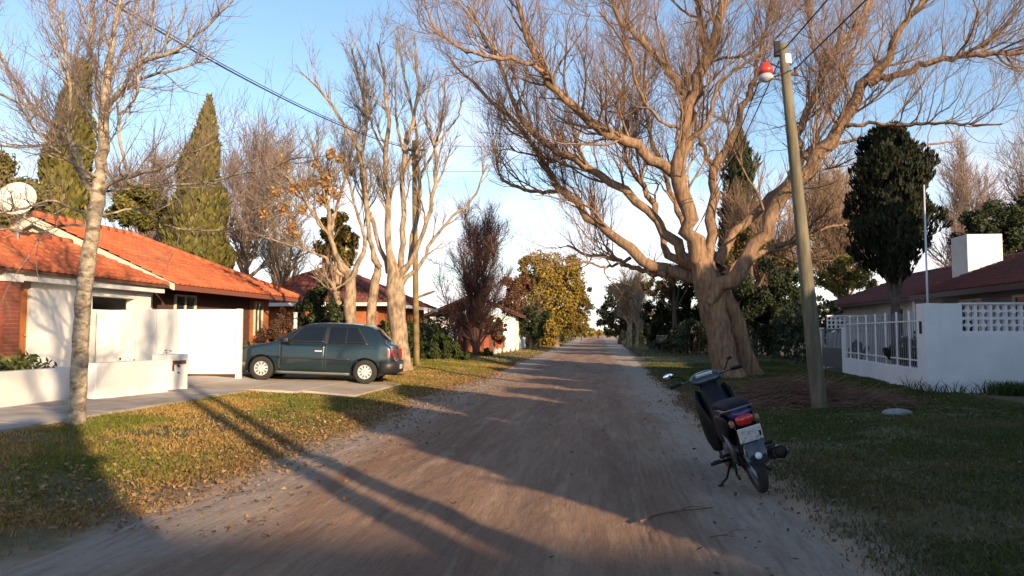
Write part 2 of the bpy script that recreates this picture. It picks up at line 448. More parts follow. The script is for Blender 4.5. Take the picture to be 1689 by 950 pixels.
# the dirt road
def road_mat():
    m = bpy.data.materials.new('sandy_road'); m.use_nodes = True
    t = m.node_tree; b = t.nodes['Principled BSDF']; b.inputs['Roughness'].default_value = .95
    b.inputs['Specular IOR Level'].default_value = .2
    tcn = t.nodes.new('ShaderNodeTexCoord')
    def noise(scale, st, det=5, rough=.6):
        mp = t.nodes.new('ShaderNodeMapping'); mp.inputs['Scale'].default_value = st
        t.links.new(tcn.outputs['Object'], mp.inputs['Vector'])
        n = t.nodes.new('ShaderNodeTexNoise'); n.inputs['Scale'].default_value = scale; n.inputs['Detail'].default_value = det; n.inputs['Roughness'].default_value = rough
        t.links.new(mp.outputs[0], n.inputs['Vector']); return n.outputs['Fac']
    def mr(v, a, c, lo=0, hi=1):
        r = t.nodes.new('ShaderNodeMapRange'); r.inputs['From Min'].default_value = a; r.inputs['From Max'].default_value = c
        r.inputs['To Min'].default_value = lo; r.inputs['To Max'].default_value = hi
        t.links.new(v, r.inputs['Value']); return r.outputs[0]
    def mix(f, a, c, bt='MIX'):
        x = t.nodes.new('ShaderNodeMix'); x.data_type = 'RGBA'; x.blend_type = bt
        if isinstance(f, float): x.inputs['Factor'].default_value = f
        else: t.links.new(f, x.inputs['Factor'])
        for s, v in (('A', a), ('B', c)):
            if isinstance(v, tuple): x.inputs[s].default_value = (*v, 1)
            else: t.links.new(v, x.inputs[s])
        return x.outputs['Result']
    # pale sand along the sides, redder driven soil in the middle, streaks along the road
    sepn = t.nodes.new('ShaderNodeSeparateXYZ'); t.links.new(tcn.outputs['Object'], sepn.inputs[0])
    def mth(op, a_, c_=None):
        n = t.nodes.new('ShaderNodeMath'); n.operation = op
        for i, v in enumerate((a_, c_)):
            if v is None: continue
            if isinstance(v, (int, float)): n.inputs[i].default_value = v
            else: t.links.new(v, n.inputs[i])
        return n.outputs[0]
    off = mth('ABSOLUTE', mth('ADD', sepn.outputs['X'], 1.0))
    e = mth('ADD', off, mth('MULTIPLY', mth('SUBTRACT', noise(.9, (1, .35, 1), 7, .65), .5), 2.2))
    c = mix(mr(noise(1.1, (1.2, .16, 1), 7, .65), .36, .64), (.40, .26, .175), (.26, .15, .10))
    c = mix(mr(noise(2.4, (2.0, .22, 1), 6, .7), .50, .66, 0, .75), c, (.47, .33, .22))
    c = mix(mr(e, 1.45, 2.0, 0, .95), c, (.44, .355, .28))
    c = mix(mr(noise(7, (2.2, .18, 1), 7, .75), .46, .70, 0, .6), c, (.17, .105, .07))
    c = mix(mr(noise(30, (1, .5, 1), 5, .8), .54, .70, 0, .55), c, (.13, .09, .065))
    c = mix(mr(noise(46, (1, .7, 1), 3, .8), .60, .75, 0, .5), c, (.58, .5, .42))
    t.links.new(c, b.inputs['Base Color'])
    h = t.nodes.new('ShaderNodeMath'); h.operation = 'ADD'
    t.links.new(mr(noise(14, (1.6, .3, 1), 6, .7), 0, 1, 0, 1.4), h.inputs[0]); t.links.new(noise(70, (1, 1, 1), 5, .7), h.inputs[1])
    bn = t.nodes.new('ShaderNodeBump'); bn.inputs['Strength'].default_value = .9; bn.inputs['Distance'].default_value = .03
    t.links.new(h.outputs[0], bn.inputs['Height']); t.links.new(bn.outputs[0], b.inputs['Normal'])
    return m
ys = axis((-16, 2, .5), (2, 24, .05), (24, 60, .25), (60, 260, 3))
u = np.linspace(0, 1, 260)
U, Y = np.meshgrid(u, ys)
X = edge_l(Y) * (1 - U) + edge_r(Y) * U
near = 1 - sm(18, 30, Y)
edge = np.minimum(U, 1 - U) * 5
Z = hgt(X, Y) * sm(.0, .5, 1 - np.minimum(U, 1 - U) * 2) * .0 + np.where(edge < .2, hgt(X, Y), hgt(X, Y))
Z = Z - .022 + .03 * sm(0, .55, edge + .25 * (fbm(X, Y, 2.2, 19) - .5))
for cx, w, dp in ((-2.1, .22, .018), (-.75, .25, .015), (.35, .2, .02), (1.05, .16, .012)):
    off = .25 * (fbm(Y, 0 * Y, .2, int(cx * 10) + 60) - .5)
    Z -= dp * np.exp(-((X - cx - off) / w) ** 2) * sm(0, .4, edge)
Z += near * (.034 * (fbm(X * 1.6, Y * .35, 1.5, 12) - .5) + .022 * (fbm(X, Y * .45, 6, 14) - .5) + .008 * (fbm(X, Y * .7, 17, 15) - .5)) * sm(0, .3, edge)
# tyre tread left in the sand
for cx, ph in ((.38, 0.), (.72, 1.3)):
    off = .18 * (fbm(Y, 0 * Y, .15, 77) - .5)
    Z += near * .006 * np.sin((X - cx - off) * 2 * np.pi / .06) * np.exp(-((X - cx - off) / .11) ** 4) * sm(.3, .6, fbm(Y, X * 0, .5, 5) + .2)
V, Fq = grid_mesh(X, Y, Z)
road = np_mesh('road', V, Fq, road_mat(), smooth=True)
tag(road, kind='structure')

# paved footway along the left gardens, driveway slab
M_conc = mat('old_concrete', (.33, .28, .235), .9, (.23, .195, .165), 3.0, .4, 50, col3=(.4, .37, .33), scale3=.7)
def slab(name, poly, top, m, th=.1, kind='structure'):
    mb = MB(); mb.prism([(x, y, z + top) for x, y, z in poly], (0, 0, -th)); o = mb.build(name, m); return tag(o, kind=kind)
def strip(name, xl, xr, ys, top, m, th=.12):
    V = []; Fs = []
    for y in ys:
        for x in (xl(y), xr(y)): V.append((x, y, hz(x, y) + top))
    n = len(ys)
    for y in ys:
        for x in (xl(y), xr(y)): V.append((x, y, hz(x, y) + top - th))
    for i in range(n - 1):
        a = 2 * i; Fs.append((a, a + 1, a + 3, a + 2)); o = 2 * n
        Fs += [(a + 1, a + 1 + o, a + 3 + o, a + 3), (a, a + 2, a + 2 + o, a + o)]
    mb = MB().add(V, Fs + [(0, 2 * n, 2 * n + 1, 1), (2 * n - 2, 2 * n - 1, 4 * n - 1, 4 * n - 2)])
    return tag(mb.build(name, m), kind='structure')
foot = tag(empty('sidewalk', (0, 0, 0)), kind='structure')
yy = -8.0; k = 0
while yy < 14.9:
    st = 1.55; y1 = min(yy + st, 14.95)
    mb = MB()
    zs = lambda x, y: hz(x, y) + .022 + .004 * math.sin(k * 2.3)
    a, b = -8.62, -7.08 + .04 * math.sin(k)
    top = [(a, yy + .012, zs(a, yy)), (b, yy + .012, zs(b, yy)), (b, y1 - .012, zs(b, y1)), (a, y1 - .012, zs(a, y1))]
    mb.prism(top, (0, 0, -.12)); mb.build('paving_slab', M_conc, foot); yy = y1; k += 1
drive = tag(empty('driveway', (0, 0, 0)), kind='structure')
M_conc2 = mat('dusty_concrete', (.43, .345, .25), .92, (.33, .255, .18), 2.0, .4, 45, col3=(.45, .41, .35), scale3=.5)
for i in range(4):
    x1 = -4.95 - i * 1.15 - .01; x0 = x1 - 1.13
    if i == 3: x0 = -9.6
    ya = 14.97 + (.35 if i == 0 else 0.02 * i); yb = 18.9
    mb = MB(); n = 5
    xsn = np.linspace(x0, x1, n)
    top = [(x, ya, hz(x, ya) + .03 + .003 * i) for x in xsn] + [(x, yb, hz(x, yb) + .03 + .003 * i) for x in xsn]
    bot = [(x, y, z - .15) for x, y, z in top]
    fs = [(j, j + 1, n + j + 1, n + j) for j in range(n - 1)] + [(j, 2 * n + j, 2 * n + j + 1, j + 1) for j in range(n - 1)] + [(n - 1, 3 * n - 1, 4 * n - 1, 2 * n - 1), (0, n, 3 * n, 2 * n)]
    mb.add(top + bot, fs); mb.build('paving_slab', M_conc2, drive)

# ================================================================== roofs, walls
M_white = mat('white_render', (.80, .79, .76), .85, (.72, .70, .66), 1.6, .12, 60)
M_white_old = mat('stained_white_render', (.72, .72, .72), .88, (.56, .56, .55), 1.3, .2, 50, col3=(.6, .6, .58), scale3=2.2)
M_cream = mat('cream_boards', (.66, .60, .46), .8, (.58, .5, .38), 3.0)
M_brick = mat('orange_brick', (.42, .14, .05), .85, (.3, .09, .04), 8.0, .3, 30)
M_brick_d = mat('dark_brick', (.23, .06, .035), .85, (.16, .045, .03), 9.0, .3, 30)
M_brick_shade = mat('shaded_brick', (.10, .045, .028), .85, (.07, .03, .02), 9.0, .3, 30)  # brick darkened to carry the shade on the main wing wall
M_mortar = mat('mortar', (.3, .24, .19), .95)
M_wood = mat('varnished_wood', (.45, .15, .03), .5, (.33, .1, .022), 6.0, .1, 30, stretch=(6, 6, .6))
M_dark = mat('dark_recess', (.02, .018, .016), .9)
M_soffit = mat('brown_soffit', (.12, .06, .035), .8, (.08, .04, .025), 5)
M_tile = mat('terracotta_tiles', (.50, .125, .045), .85, (.38, .085, .032), 3.2, .3, 30, col3=(.46, .16, .065), scale3=1.2)
M_tile_d = mat('dark_red_tiles', (.17, .05, .035), .85, (.12, .036, .03), 3.0, .3, 30)
M_glass = mat('window_glass', (.03, .035, .04), .08, spec=.8)
M_gate_w = mat('white_painted_metal', (.78, .77, .74), .5, (.72, .70, .66), 2.0)
M_rust = mat('rust', (.2, .075, .03), .9, (.12, .045, .02), 14)

def tiled_slope(e0, e1, r0, r1, pitch=.25, course=.36):
    """barrel tiles laid in courses on the slope with the eave e0-e1 and the top r0-r1"""
    e0, e1, r0, r1 = (np.array(p, float) for p in (e0, e1, r0, r1))
    ud = unit(e1 - e0); up = (r0 + r1) / 2 - (e0 + e1) / 2; up = up - (up @ ud) * ud; vd = unit(up); nn = np.cross(ud, vd)
    if nn[2] < 0: nn = -nn
    vL = (r0 - e0) @ vd; vR = (r1 - e1) @ vd; vlen = max(vL, vR)
    nc = max(2, int(vlen / course)); parts = []
    def ends(v):
        fl = min(v / max(vL, 1e-6), 1); fr = min(v / max(vR, 1e-6), 1)
        return ((e0 + (r0 - e0) * fl) - e0) @ ud, ((e1 + (r1 - e1) * fr) - e0) @ ud
    for c in range(nc):
        va = c * vlen / nc; vb = (c + 1) * vlen / nc
        a0, a1 = ends(va); b0, b1 = ends(vb)
        g = np.arange(math.floor(min(a0, b0) / pitch) * pitch, max(a1, b1) + pitch, pitch / 4)
        us = np.concatenate([[a0], g[(g > a0 + .01) & (g < a1 - .01)], [a1]])
        wv = .045 * np.maximum(np.sin(us / pitch * 2 * np.pi), -.25) + .012 * (vnoise(np.floor(us / pitch), np.full_like(us, c), 1.0, 5) - .5)
        ub = np.clip(us, b0, b1)
        lo = e0 + us[:, None] * ud + va * vd + (wv + .055)[:, None] * nn
        lo2 = e0 + us[:, None] * ud + va * vd + (wv * .3 + .004)[:, None] * nn
        hi = e0 + ub[:, None] * ud + vb * vd + (wv + .02)[:, None] * nn
        n = len(us); V = np.vstack([lo2, lo, hi]); j = np.arange(n - 1)
        parts.append((V, np.vstack([np.stack([j, j + 1, n + j + 1, n + j], -1), np.stack([n + j, n + j + 1, 2 * n + j + 1, 2 * n + j], -1)])))
    return join(parts)
def ridge_caps(mb, a, b, r=.11, step=.4):
    a = Vector(a); b = Vector(b); L = (b - a).length; n = max(2, int(L / step)); d = (b - a) / n
    for i in range(n):
        p = a + d * i; mb.tube([p + Vector((0, 0, .0)), p + d * 1.08 + Vector((0, 0, .02))], [r * 1.08, r * .92], 8)
def roof(parent, slopes, ridges, m, name='roof'):
    V, Fq = join([tiled_slope(*s) for s in slopes])
    o = np_mesh(name, V, Fq, m, parent, world_of=parent)
    mb = MB()
    for s in slopes: mb.prism([tuple(Vector(p) - Vector((0, 0, .012))) for p in (s[0], s[1], s[3], s[2])], (0, 0, -.07))
    under = mb.build('roof_deck', M_soffit, parent, local=False)
    if ridges:
        mb = MB()
        for a, b in ridges: ridge_caps(mb, a, b)
        mb.build('ridge_cap', m, parent, local=False, smooth=True)
    return o
def wall_box(mb, x0, x1, y0, y1, z0, z1): mb.box(x0, x1, y0, y1, z0, z1)
def window(parent, axis_, c, w, h, z, facing, frame=M_white, glass=M_glass, depth=.06):
    """a framed window on a wall: axis_ 'x' wall runs along x (faces -y/+y); c centre (x,y) on the wall face"""
    x, y = c; f = facing
    def bx(u0, u1, z0, z1, d0, d1):
        if axis_ == 'x': return (x + u0, x + u1, min(y + f * d0, y + f * d1), max(y + f * d0, y + f * d1), z0, z1)
        return (min(x + f * d0, x + f * d1), max(x + f * d0, x + f * d1), y + u0, y + u1, z0, z1)
    fr = MB(); t = .06
    fr.box(*bx(-w / 2, w / 2, z, z + t, -.02, depth)); fr.box(*bx(-w / 2, w / 2, z + h - t, z + h, -.02, depth))
    fr.box(*bx(-w / 2, -w / 2 + t, z + t, z + h - t, -.02, depth)); fr.box(*bx(w / 2 - t, w / 2, z + t, z + h - t, -.02, depth)); fr.box(*bx(-t / 3, t / 3, z + t, z + h - t, -.02, depth - .01))
    o = fr.build('window', frame, parent, local=False)
    g = MB(); g.box(*bx(-w / 2 + t, w / 2 - t, z + t, z + h - t, -.02, .012)); p = g.build('pane', glass, o, local=False)
    return o

# ---- white house with terracotta roof (left)
H = empty('white_house', (-13.5, 18.0, hz(-13.5, 18)), label='low white house with sunlit terracotta tile roof and wooden front door', cat='house')
z0 = hz(-12, 17)
mb = MB()     # street wall of the garage with its slot
wall_box(mb, -12.25, -12.0, 15.05, 17.05, z0 - .1, 2.5); wall_box(mb, -12.25, -12.0, 17.05, 18.75, z0 - .1, 1.93); wall_box(mb, -12.25, -12.0, 17.05, 18.75, 2.25, 2.5); wall_box(mb, -12.25, -12.0, 18.75, 19.45, z0 - .1, 2.5)
wall_box(mb, -17.9, -12.25, 19.2, 19.45, z0 - .1, 2.5)
wall_box(mb, -17.9, -12.35, 15.05, 15.25, z0 - .1, 2.5)
mb.build('garage_wall', M_white, H, local=False)
mb = MB(); wall_box(mb, -16.2, -16.0, 15.3, 19.1, z0, 2.45); mb.build('garage_back_wall', M_dark, H, local=False)
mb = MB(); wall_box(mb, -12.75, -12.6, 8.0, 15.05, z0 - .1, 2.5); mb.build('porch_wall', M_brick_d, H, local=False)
dr = MB()
for i in range(4): dr.box(-12.1, -12.05 - .004 * (i % 2), 14.42 + i * .152, 14.42 + i * .152 + .147, z0, 2.3)
dr.build('front_door', M_wood, H, local=False)
mb = MB(); mb.ell((-12.02, 14.95, z0 + 1.0), (.03, .03, .03)); mb.build('door_knob', mat('brass', (.6, .45, .2), .3, metal=1), H, local=False, smooth=True)
# brick pier by the door: courses of bricks
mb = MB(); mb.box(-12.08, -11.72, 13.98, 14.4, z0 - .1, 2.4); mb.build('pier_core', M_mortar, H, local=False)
bme = None
for c in range(26):
    for s in range(2):
        for fc in range(2):
            if fc == 0: q = (-11.73, 13.74 + s * .205 + (0 if c % 2 else .0), .012)      # street face
            else: q = (-12.09 + s * .2, 13.742, .012)                                       # near face
            b = MB()
            zz = z0 + c * .083
            if zz > 2.32: continue
            if fc == 0: b.box(-11.735, -11.708, 13.985 + s * .21, 13.985 + s * .21 + .198, zz, zz + .072)
            else: b.box(-12.09 + s * .2, -12.09 + s * .2 + .185, 13.955, 13.988, zz, zz + .072)
            b.build('brick', M_brick_d, H, local=False)
mb = MB(); mb.box(-12.12, -11.68, 13.94, 14.44, 2.4, 2.62); mb.build('pier_cap', M_white, H, local=False)
mb = MB(); mb.box(-11.86, -11.72, 14.45, 19.62, 2.44, 2.63); mb.box(-12.5, -11.86, 19.5, 19.62, 2.46, 2.63); mb.build('fascia', M_white, H, local=False)
mb = MB(); mb.box(-12.6, -11.87, 14.2, 19.48, 2.5, 2.53); mb.build('porch_ceiling', M_soffit, H, local=False)
roof(H, [((-11.62, 8, 2.66), (-11.62, 19.7, 2.66), (-14.6, 8, 3.82), (-14.6, 19.7, 3.82)), ((-17.6, 19.7, 2.66), (-17.6, 8, 2.66), (-14.6, 19.7, 3.82), (-14.6, 8, 3.82))], [((-14.6, 8, 3.86), (-14.6, 19.7, 3.86))], M_tile, 'porch_roof')
# main wing
ew = 2.72
mb = MB(); wall_box(mb, -19.5, -12.6, 20.3, 20.5, z0, 2.75); mb.prism([(-19.5, 20.3, 2.75), (-12.6, 20.3, 2.75), (-12.3, 20.3, 2.85), (-16.0, 20.3, 4.55), (-19.7, 20.3, 2.85)], (0, .2, 0)); mb.build('gable_wall', M_cream, H, local=False)
mb = MB(); wall_box(mb, -12.8, -12.6, 20.52, 26.6, z0, 2.75); wall_box(mb, -19.5, -12.8, 28.0, 28.2, z0, 2.75); mb.build('brick_wall', M_brick_shade, H, local=False)  # shade of this wall is put into its brown colour
mb = MB(); wall_box(mb, -12.8, -12.595, 26.6, 28.2, z0, 2.75); mb.build('lit_wall_end', M_brick, H, local=False)  # end of the same wall, left orange where the sun falls
for (ya, yb) in ((21.6, 22.8), (26.9, 27.6)): window(H, 'y', (-12.6, (ya + yb) / 2), yb - ya, 1.25, z0 + .95, 1, M_cream)
roof(H, [((-11.75, 20.1, ew), (-11.75, 28.9, ew), (-16, 20.1, 4.68), (-16, 24.6, 4.68)), ((-20.2, 28.9, ew), (-20.2, 20.1, ew), (-16, 24.6, 4.68), (-16, 20.1, 4.68)), ((-11.75, 28.9, ew), (-20.2, 28.9, ew), (-16, 24.6, 4.68), (-16, 24.6, 4.68))],
     [((-16, 20.1, 4.73), (-16, 24.6, 4.73)), ((-16, 24.6, 4.73), (-11.75, 28.9, ew + .05)), ((-16, 24.6, 4.73), (-20.2, 28.9, ew + .05))], M_tile)
mb = MB(); mb.prism([(-11.7, 20.02, ew + .0), (-11.7, 20.02, ew - .17), (-16, 20.02, 4.45), (-16, 20.02, 4.66)], (0, .06, 0)); mb.prism([(-20.25, 20.02, ew), (-20.25, 20.02, ew - .17), (-16, 20.02, 4.45), (-16, 20.02, 4.66)], (0, .06, 0)); mb.build('barge_board', M_cream, H, local=False)
mb = MB(); mb.box(-11.82, -11.72, 20.1, 28.9, ew - .16, ew - .02); mb.build('gutter', mat('brown_gutter', (.2, .07, .04), .6), H, local=False)

# ---- low garden walls in front
W1 = empty('planter_wall', (-8.95, 10.0, hz(-8.95, 10)), label='long white planter wall full of leafy plants, on the footway left of the bare street tree', cat='wall')
zt = hz(-8.9, 10)
mb = MB(); mb.box(-8.95, -8.75, 5.0, 12.1, zt - .2, .80, bev=.012); mb.box(-9.75, -8.95, 11.9, 12.1, zt - .2, .795, bev=.01); mb.box(-9.75, -9.6, 5.0, 11.9, zt - .2, .78); mb.build('render', M_white_old, W1, local=False)
mb = MB(); mb.box(-9.6, -8.95, 5.0, 11.9, .3, .72); mb.build('soil', mat('planter_soil', (.06, .04, .025), .95, bump=.8, bscale=50), W1, local=False)
pa, pb = G(157, 662), G(277, 650)
W2 = empty('garden_wall', (pa.x, pa.y, pa.z), label='short white garden wall between the bare street tree and the meter pillar', cat='wall')
dv = (pb - pa).normalized(); dn = Vector((-dv.y, dv.x, 0))
mb = MB(); q = [pa - dn * 0 + Vector((0, 0, -.15)), pb + Vector((0, 0, -.15)), pb + dn * .18 + Vector((0, 0, -.15)), pa + dn * .18 + Vector((0, 0, -.15))]
mb.prism([(p.x, p.y, pa.z - .15) for p in q], (0, 0, .78)); mb.build('render', M_white_old, W2, local=False, bevel=.015)
W3 = empty('meter_pillar', G(291, 647), label='stubby white meter pillar with rusty box door beside the driveway', cat='pillar')
mp_ = G(277, 647); mq = G(309, 645)
mb = MB(); d3 = (mq - mp_); d3.z = 0; n3 = Vector((-d3.y, d3.x, 0)).normalized() * .42
mb.prism([tuple(Vector((p.x, p.y, mp_.z - .12))) for p in (mp_, mq, mq + n3, mp_ + n3)], (0, 0, .84)); mb.build('pillar_body', M_white, W3, local=False, bevel=.012)
u3 = d3.normalized(); f3 = -n3.normalized()
def plate(a, b, z0_, z1_, th):
    A = mp_ + d3 * a + f3 * .0; B = mp_ + d3 * b
    return [tuple(Vector((A.x, A.y, z0_))), tuple(Vector((B.x, B.y, z0_))), tuple(Vector((B.x, B.y, z1_))), tuple(Vector((A.x, A.y, z1_)))], tuple(f3 * th)
mb = MB(); mb.prism(*plate(.22, .8, mp_.z + .12, mp_.z + .52, .015)); mb.build('box_door', M_gate_w, W3, local=False)
mb = MB(); mb.prism(*plate(.2, .85, mp_.z + .53, mp_.z + .6, .022)); mb.prism(*plate(.18, .25, mp_.z + .4, mp_.z + .53, .02)); mb.build('rusty_lintel', M_rust, W3, local=False)

# ---- white sheet gate across the side yard
ga, gb = P(224, 600, 18.3), P(398, 600, 18.3)
gz = .30
GT = empty('yard_gate', (gb.x, gb.y, gz), label='wide solid white sliding gate with a dark gap below, in front of the parked car', cat='gate')
gd = Vector((gb.x - ga.x, gb.y - ga.y, 0)); gl = gd.length; gd.normalize(); gn = Vector((gd.y, -gd.x, 0))
def gbox(u0, u1, d0, d1, a, b):
    o = Vector((ga.x, ga.y, 0)); pts = [o + gd * u0 + gn * d0, o + gd * u1 + gn * d0, o + gd * u1 + gn * d1, o + gd * u0 + gn * d1]
    return [(p.x, p.y, a) for p in pts], (0, 0, b - a)
gt = CAM_H + (548 - 510) * 18.3 / F_PX
npan = 5
for i in range(npan):
    u0 = i * (gl - .12) / npan; u1 = (i + 1) * (gl - .12) / npan
    mb = MB(); mb.prism(*gbox(u0 + .003, u1 - .003, -.02, .018, gz + .1, gt)); mb.build('gate_panel', M_gate_w, GT, local=False)
mb = MB(); mb.prism(*gbox(gl - .12, gl, -.07, .07, gz - .15, gt + .01)); mb.build('gate_post', M_gate_w, GT, local=False, bevel=.008)
mb = MB(); mb.prism(*gbox(-.6, gl - .13, -.014, .012, gz + .03, gz + .095)); mb.build('gap_shade_strip', mat('gap_shade', (.06, .03, .02), .8), GT, local=False)  # dark strip painted in for the shaded gap under the gate
mb = MB(); mb.prism(*gbox(-.9, 0.0, -.1, .1, gz - .1, gt - .02)); mb.build('return_wall', M_white, GT, local=False)

# ---- satellite dish on the roof
dc = P(28, 328, 18.2)
DI = empty('satellite_dish', (dc.x, dc.y, dc.z), label='round white satellite dish on the terracotta roof', cat='dish')
tow = (Vector((.35, -1, .35))).normalized(); rd = 30 * 18.2 / F_PX
mb = MB(); prof = [(0.001, .0)] + [(rd * t, .16 * rd * t * t * 2) for t in (.2, .4, .6, .8, 1.0)] + [(rd * t, .16 * rd * t * t * 2 - .015) for t in (1.0, .6, .3, .001)]
mb.lathe(prof, -tow * .1, tow, 32); mb.build('reflector', mat('dish_paint', (.75, .73, .68), .5, (.6, .55, .45), 4), DI, smooth=True)
mb = MB(); mb.tube([tow * .02 + Vector((0, 0, -rd * .9)), tow * rd * .5 + Vector((0, 0, -rd * .5)), tow * rd * 1.0], .016, 6); mb.build('feed_arm', M_dark, DI)
mb = MB(); mb.lathe([(.001, -.06), (.05, -.06), (.04, .07), (.001, .07)], tow * rd * 1.0, -tow, 10); mb.build('feed_horn', mat('pale_plastic', (.6, .58, .5), .5), DI, smooth=True)
mb = MB(); mb.tube([-tow * .12, Vector((-.15, .25, -rd * .7)), Vector((-.15, .25, -1.15))], .03, 8); mb.tube([-tow * .12 + Vector((0, 0, .2)), -tow * .12 - Vector((0, 0, .2))], .05, 6); mb.build('mast', mat('grey_steel', (.3, .3, .3), .5, metal=.6), DI)

# ---- dark roofed house beyond the car
H2 = empty('dark_roofed_house', (-13.0, 38.0, .3), label='low house with dark red hipped roof behind the parked car', cat='house')
mb = MB()
for b in ((-17.5, -10.2, 34.6, 34.8), (-17.5, -10.2, 43.8, 44), (-10.4, -10.2, 34.8, 43.8), (-17.5, -17.3, 34.8, 43.8)): mb.box(*b, .2, 2.75)
mb.build('walls', M_brick, H2, local=False)
roof(H2, [((-9.6, 34.0, 2.75), (-9.6, 44.6, 2.75), (-13.8, 38, 4.75), (-13.8, 40.6, 4.75)), ((-18, 44.6, 2.75), (-18, 34, 2.75), (-13.8, 40.6, 4.75), (-13.8, 38, 4.75)), ((-18, 34, 2.75), (-9.6, 34, 2.75), (-13.8, 38, 4.75), (-13.8, 38, 4.75)), ((-9.6, 44.6, 2.75), (-18, 44.6, 2.75), (-13.8, 40.6, 4.75), (-13.8, 40.6, 4.75))], [((-13.8, 38, 4.8), (-13.8, 40.6, 4.8)), ((-13.8, 38, 4.8), (-9.6, 34, 2.8))], M_tile_d)
mb = MB(); mb.box(-18.0, -9.5, 33.9, 33.98, 2.58, 2.74); mb.box(-9.58, -9.5, 33.98, 44.6, 2.58, 2.74); mb.build('fascia', M_white, H2, local=False)
window(H2, 'x', (-12.2, 34.6), 1.4, 1.2, 1.2, -1); window(H2, 'y', (-10.2, 38.0), 1.4, 1.2, 1.2, 1)
mb = MB(); mb.box(-10.18, -10.12, 40.5, 41.4, .25, 2.3); mb.build('front_door', M_wood, H2, local=False)

# ---- right: boundary wall with pierced blocks
def pierced_block():
    b = MB(); s = .15; t = .028; d = .05
    b.box(-s, s, -d, d, s - t, s); b.box(-s, s, -d, d, -s, -s + t); b.box(-s, -s + t, -d, d, -s + t, s - t); b.box(s - t, s, -d, d, -s + t, s - t)
    b.box(-.018, .018, -d + .006, d - .006, -s + t, s - t); b.box(-s + t, -.018, -d + .008, d - .008, -.018, .018); b.box(.018, s - t, -d + .008, d - .008, -.018, .018)
    b.prism([(-.075, -d + .003, 0), (0, -d + .003, -.075), (.075, -d + .003, 0), (0, -d + .003, .075)], (0, 2 * d - .006, 0))
    o = b.build('pierced_block', M_wall_r); me = o.data; bpy.data.objects.remove(o); return me
M_wall_r = mat('white_boundary_paint', (.78, .79, .81), .85, (.70, .71, .73), 1.2, .15, 50)
BLK = pierced_block()
BW = empty('boundary_wall', (7.0, 17.35, hz(7, 17.35)), label='white street-corner boundary wall topped with pierced blocks', cat='wall')
zt = hz(7, 17.4); WT = 2.0
mb = MB(); mb.box(6.86, 7.16, 17.3, 17.75, zt - .2, WT, bev=.012); mb.box(7.16, 7.62, 17.33, 17.5, zt - .2, WT - .004); mb.box(7.62, 12.5, 17.34, 17.49, zt - .2, WT - .62)
mb.build('render', M_wall_r, BW, local=False)
mb = MB(); mb.box(7.62, 12.5, 17.33, 17.5, WT - .02, WT + .012); mb.build('coping', M_wall_r, BW, local=False)
for c in range(13):
    for r_ in range(2):
        o = link('pierced_block', BLK, None, BW); o.location = Vector((7.77 + c * .302, 17.415, WT - .47 + r_ * .302)) - BW.location
mb = MB(); mb.box(6.852, 6.862, 17.45, 17.58, 1.35, 1.62); mb.build('letter_slot', M_dark, BW, local=False)
# street railing on a low wall
RL = empty('railing_fence', (7.3, 21.5, hz(7.3, 21)), label='white metal railing on a low white wall along the right-hand garden', cat='fence')
fa = Vector((7.0, 17.75, 0)); fb = Vector((7.75, 25.6, 0)); fd = (fb - fa).normalized(); fnn = Vector((fd.y, -fd.x, 0)); fl = (fb - fa).length
def fbox(u0, u1, d, a, b):
    o = fa; pts = [o + fd * u0 - fnn * d, o + fd * u1 - fnn * d, o + fd * u1 + fnn * d, o + fd * u0 + fnn * d]
    return [(p.x, p.y, a) for p in pts], (0, 0, b - a)
zl = hz(7.3, 20)
mb = MB(); mb.prism(*fbox(0.0, fl, .09, zl - .2, zl + .46)); mb.build('low_wall', M_wall_r, RL, local=False, bevel=.012)
mb = MB(); mb.prism(*fbox(0, fl, .016, 1.62, 1.65)); mb.build('rail', M_gate_w, RL, local=False)
mb = MB(); mb.prism(*fbox(0, fl, .016, zl + .62, zl + .65)); mb.build('rail', M_gate_w, RL, local=False)
M_bar = mat('grey_bar_paint', (.2, .21, .23), .5)
nb = int(fl / .17)
for i in range(1, nb):
    u_ = i * fl / nb; th = .007 if i % 6 else .018
    mb = MB(); mb.prism(*fbox(u_ - th, u_ + th, th, zl + .46, 1.84 + (.04 if i % 6 == 0 else 0))); mb.build('bar', M_bar if i % 6 else M_gate_w, RL, local=False)
# entrance gate with two posts
GA = empty('garden_gate', (7.8, 26.3, hz(7.8, 26)), label='dark iron garden gate between two slim white posts, half hidden by the utility pole', cat='gate')
for yy in (25.75, 28.4):
    mb = MB(); mb.box(7.72, 7.88, yy, yy + .16, .0, 1.55, bev=.01); mb.build('gate_post', M_wall_r, GA, local=False)
M_iron = mat('dark_iron', (.03, .033, .04), .6)
mb = MB(); mb.box(7.78, 7.82, 25.95, 28.36, .2, .25); mb.box(7.78, 7.82, 25.95, 28.36, 1.45, 1.5); mb.box(7.785, 7.815, 25.95, 28.36, .25, .85); mb.build('gate_frame', M_iron, GA, local=False)
for i in range(17):
    yy = 26.0 + i * .145; mb = MB(); mb.box(7.79, 7.81, yy, yy + .018, .851, 1.449); mb.build('bar', M_iron, GA, local=False)
# wall across the far side of that garden
BB = empty('garden_wall', (10.2, 27.6, .1), label='white pierced-block wall across the garden behind the railing', cat='wall')
mb = MB(); mb.box(8.15, 13.0, 29.0, 29.15, 0, 1.35); mb.build('render', M_wall_r, BB, local=False)
for c in range(16):
    for r_ in range(2):
        o = link('pierced_block', BLK, None, BB); o.location = Vector((8.32 + c * .302, 29.075, 1.505 + r_ * .302)) - BB.location
mb = MB(); mb.box(8.15, 13.0, 28.99, 29.16, 1.96, 2.0); mb.build('coping', M_wall_r, BB, local=False)

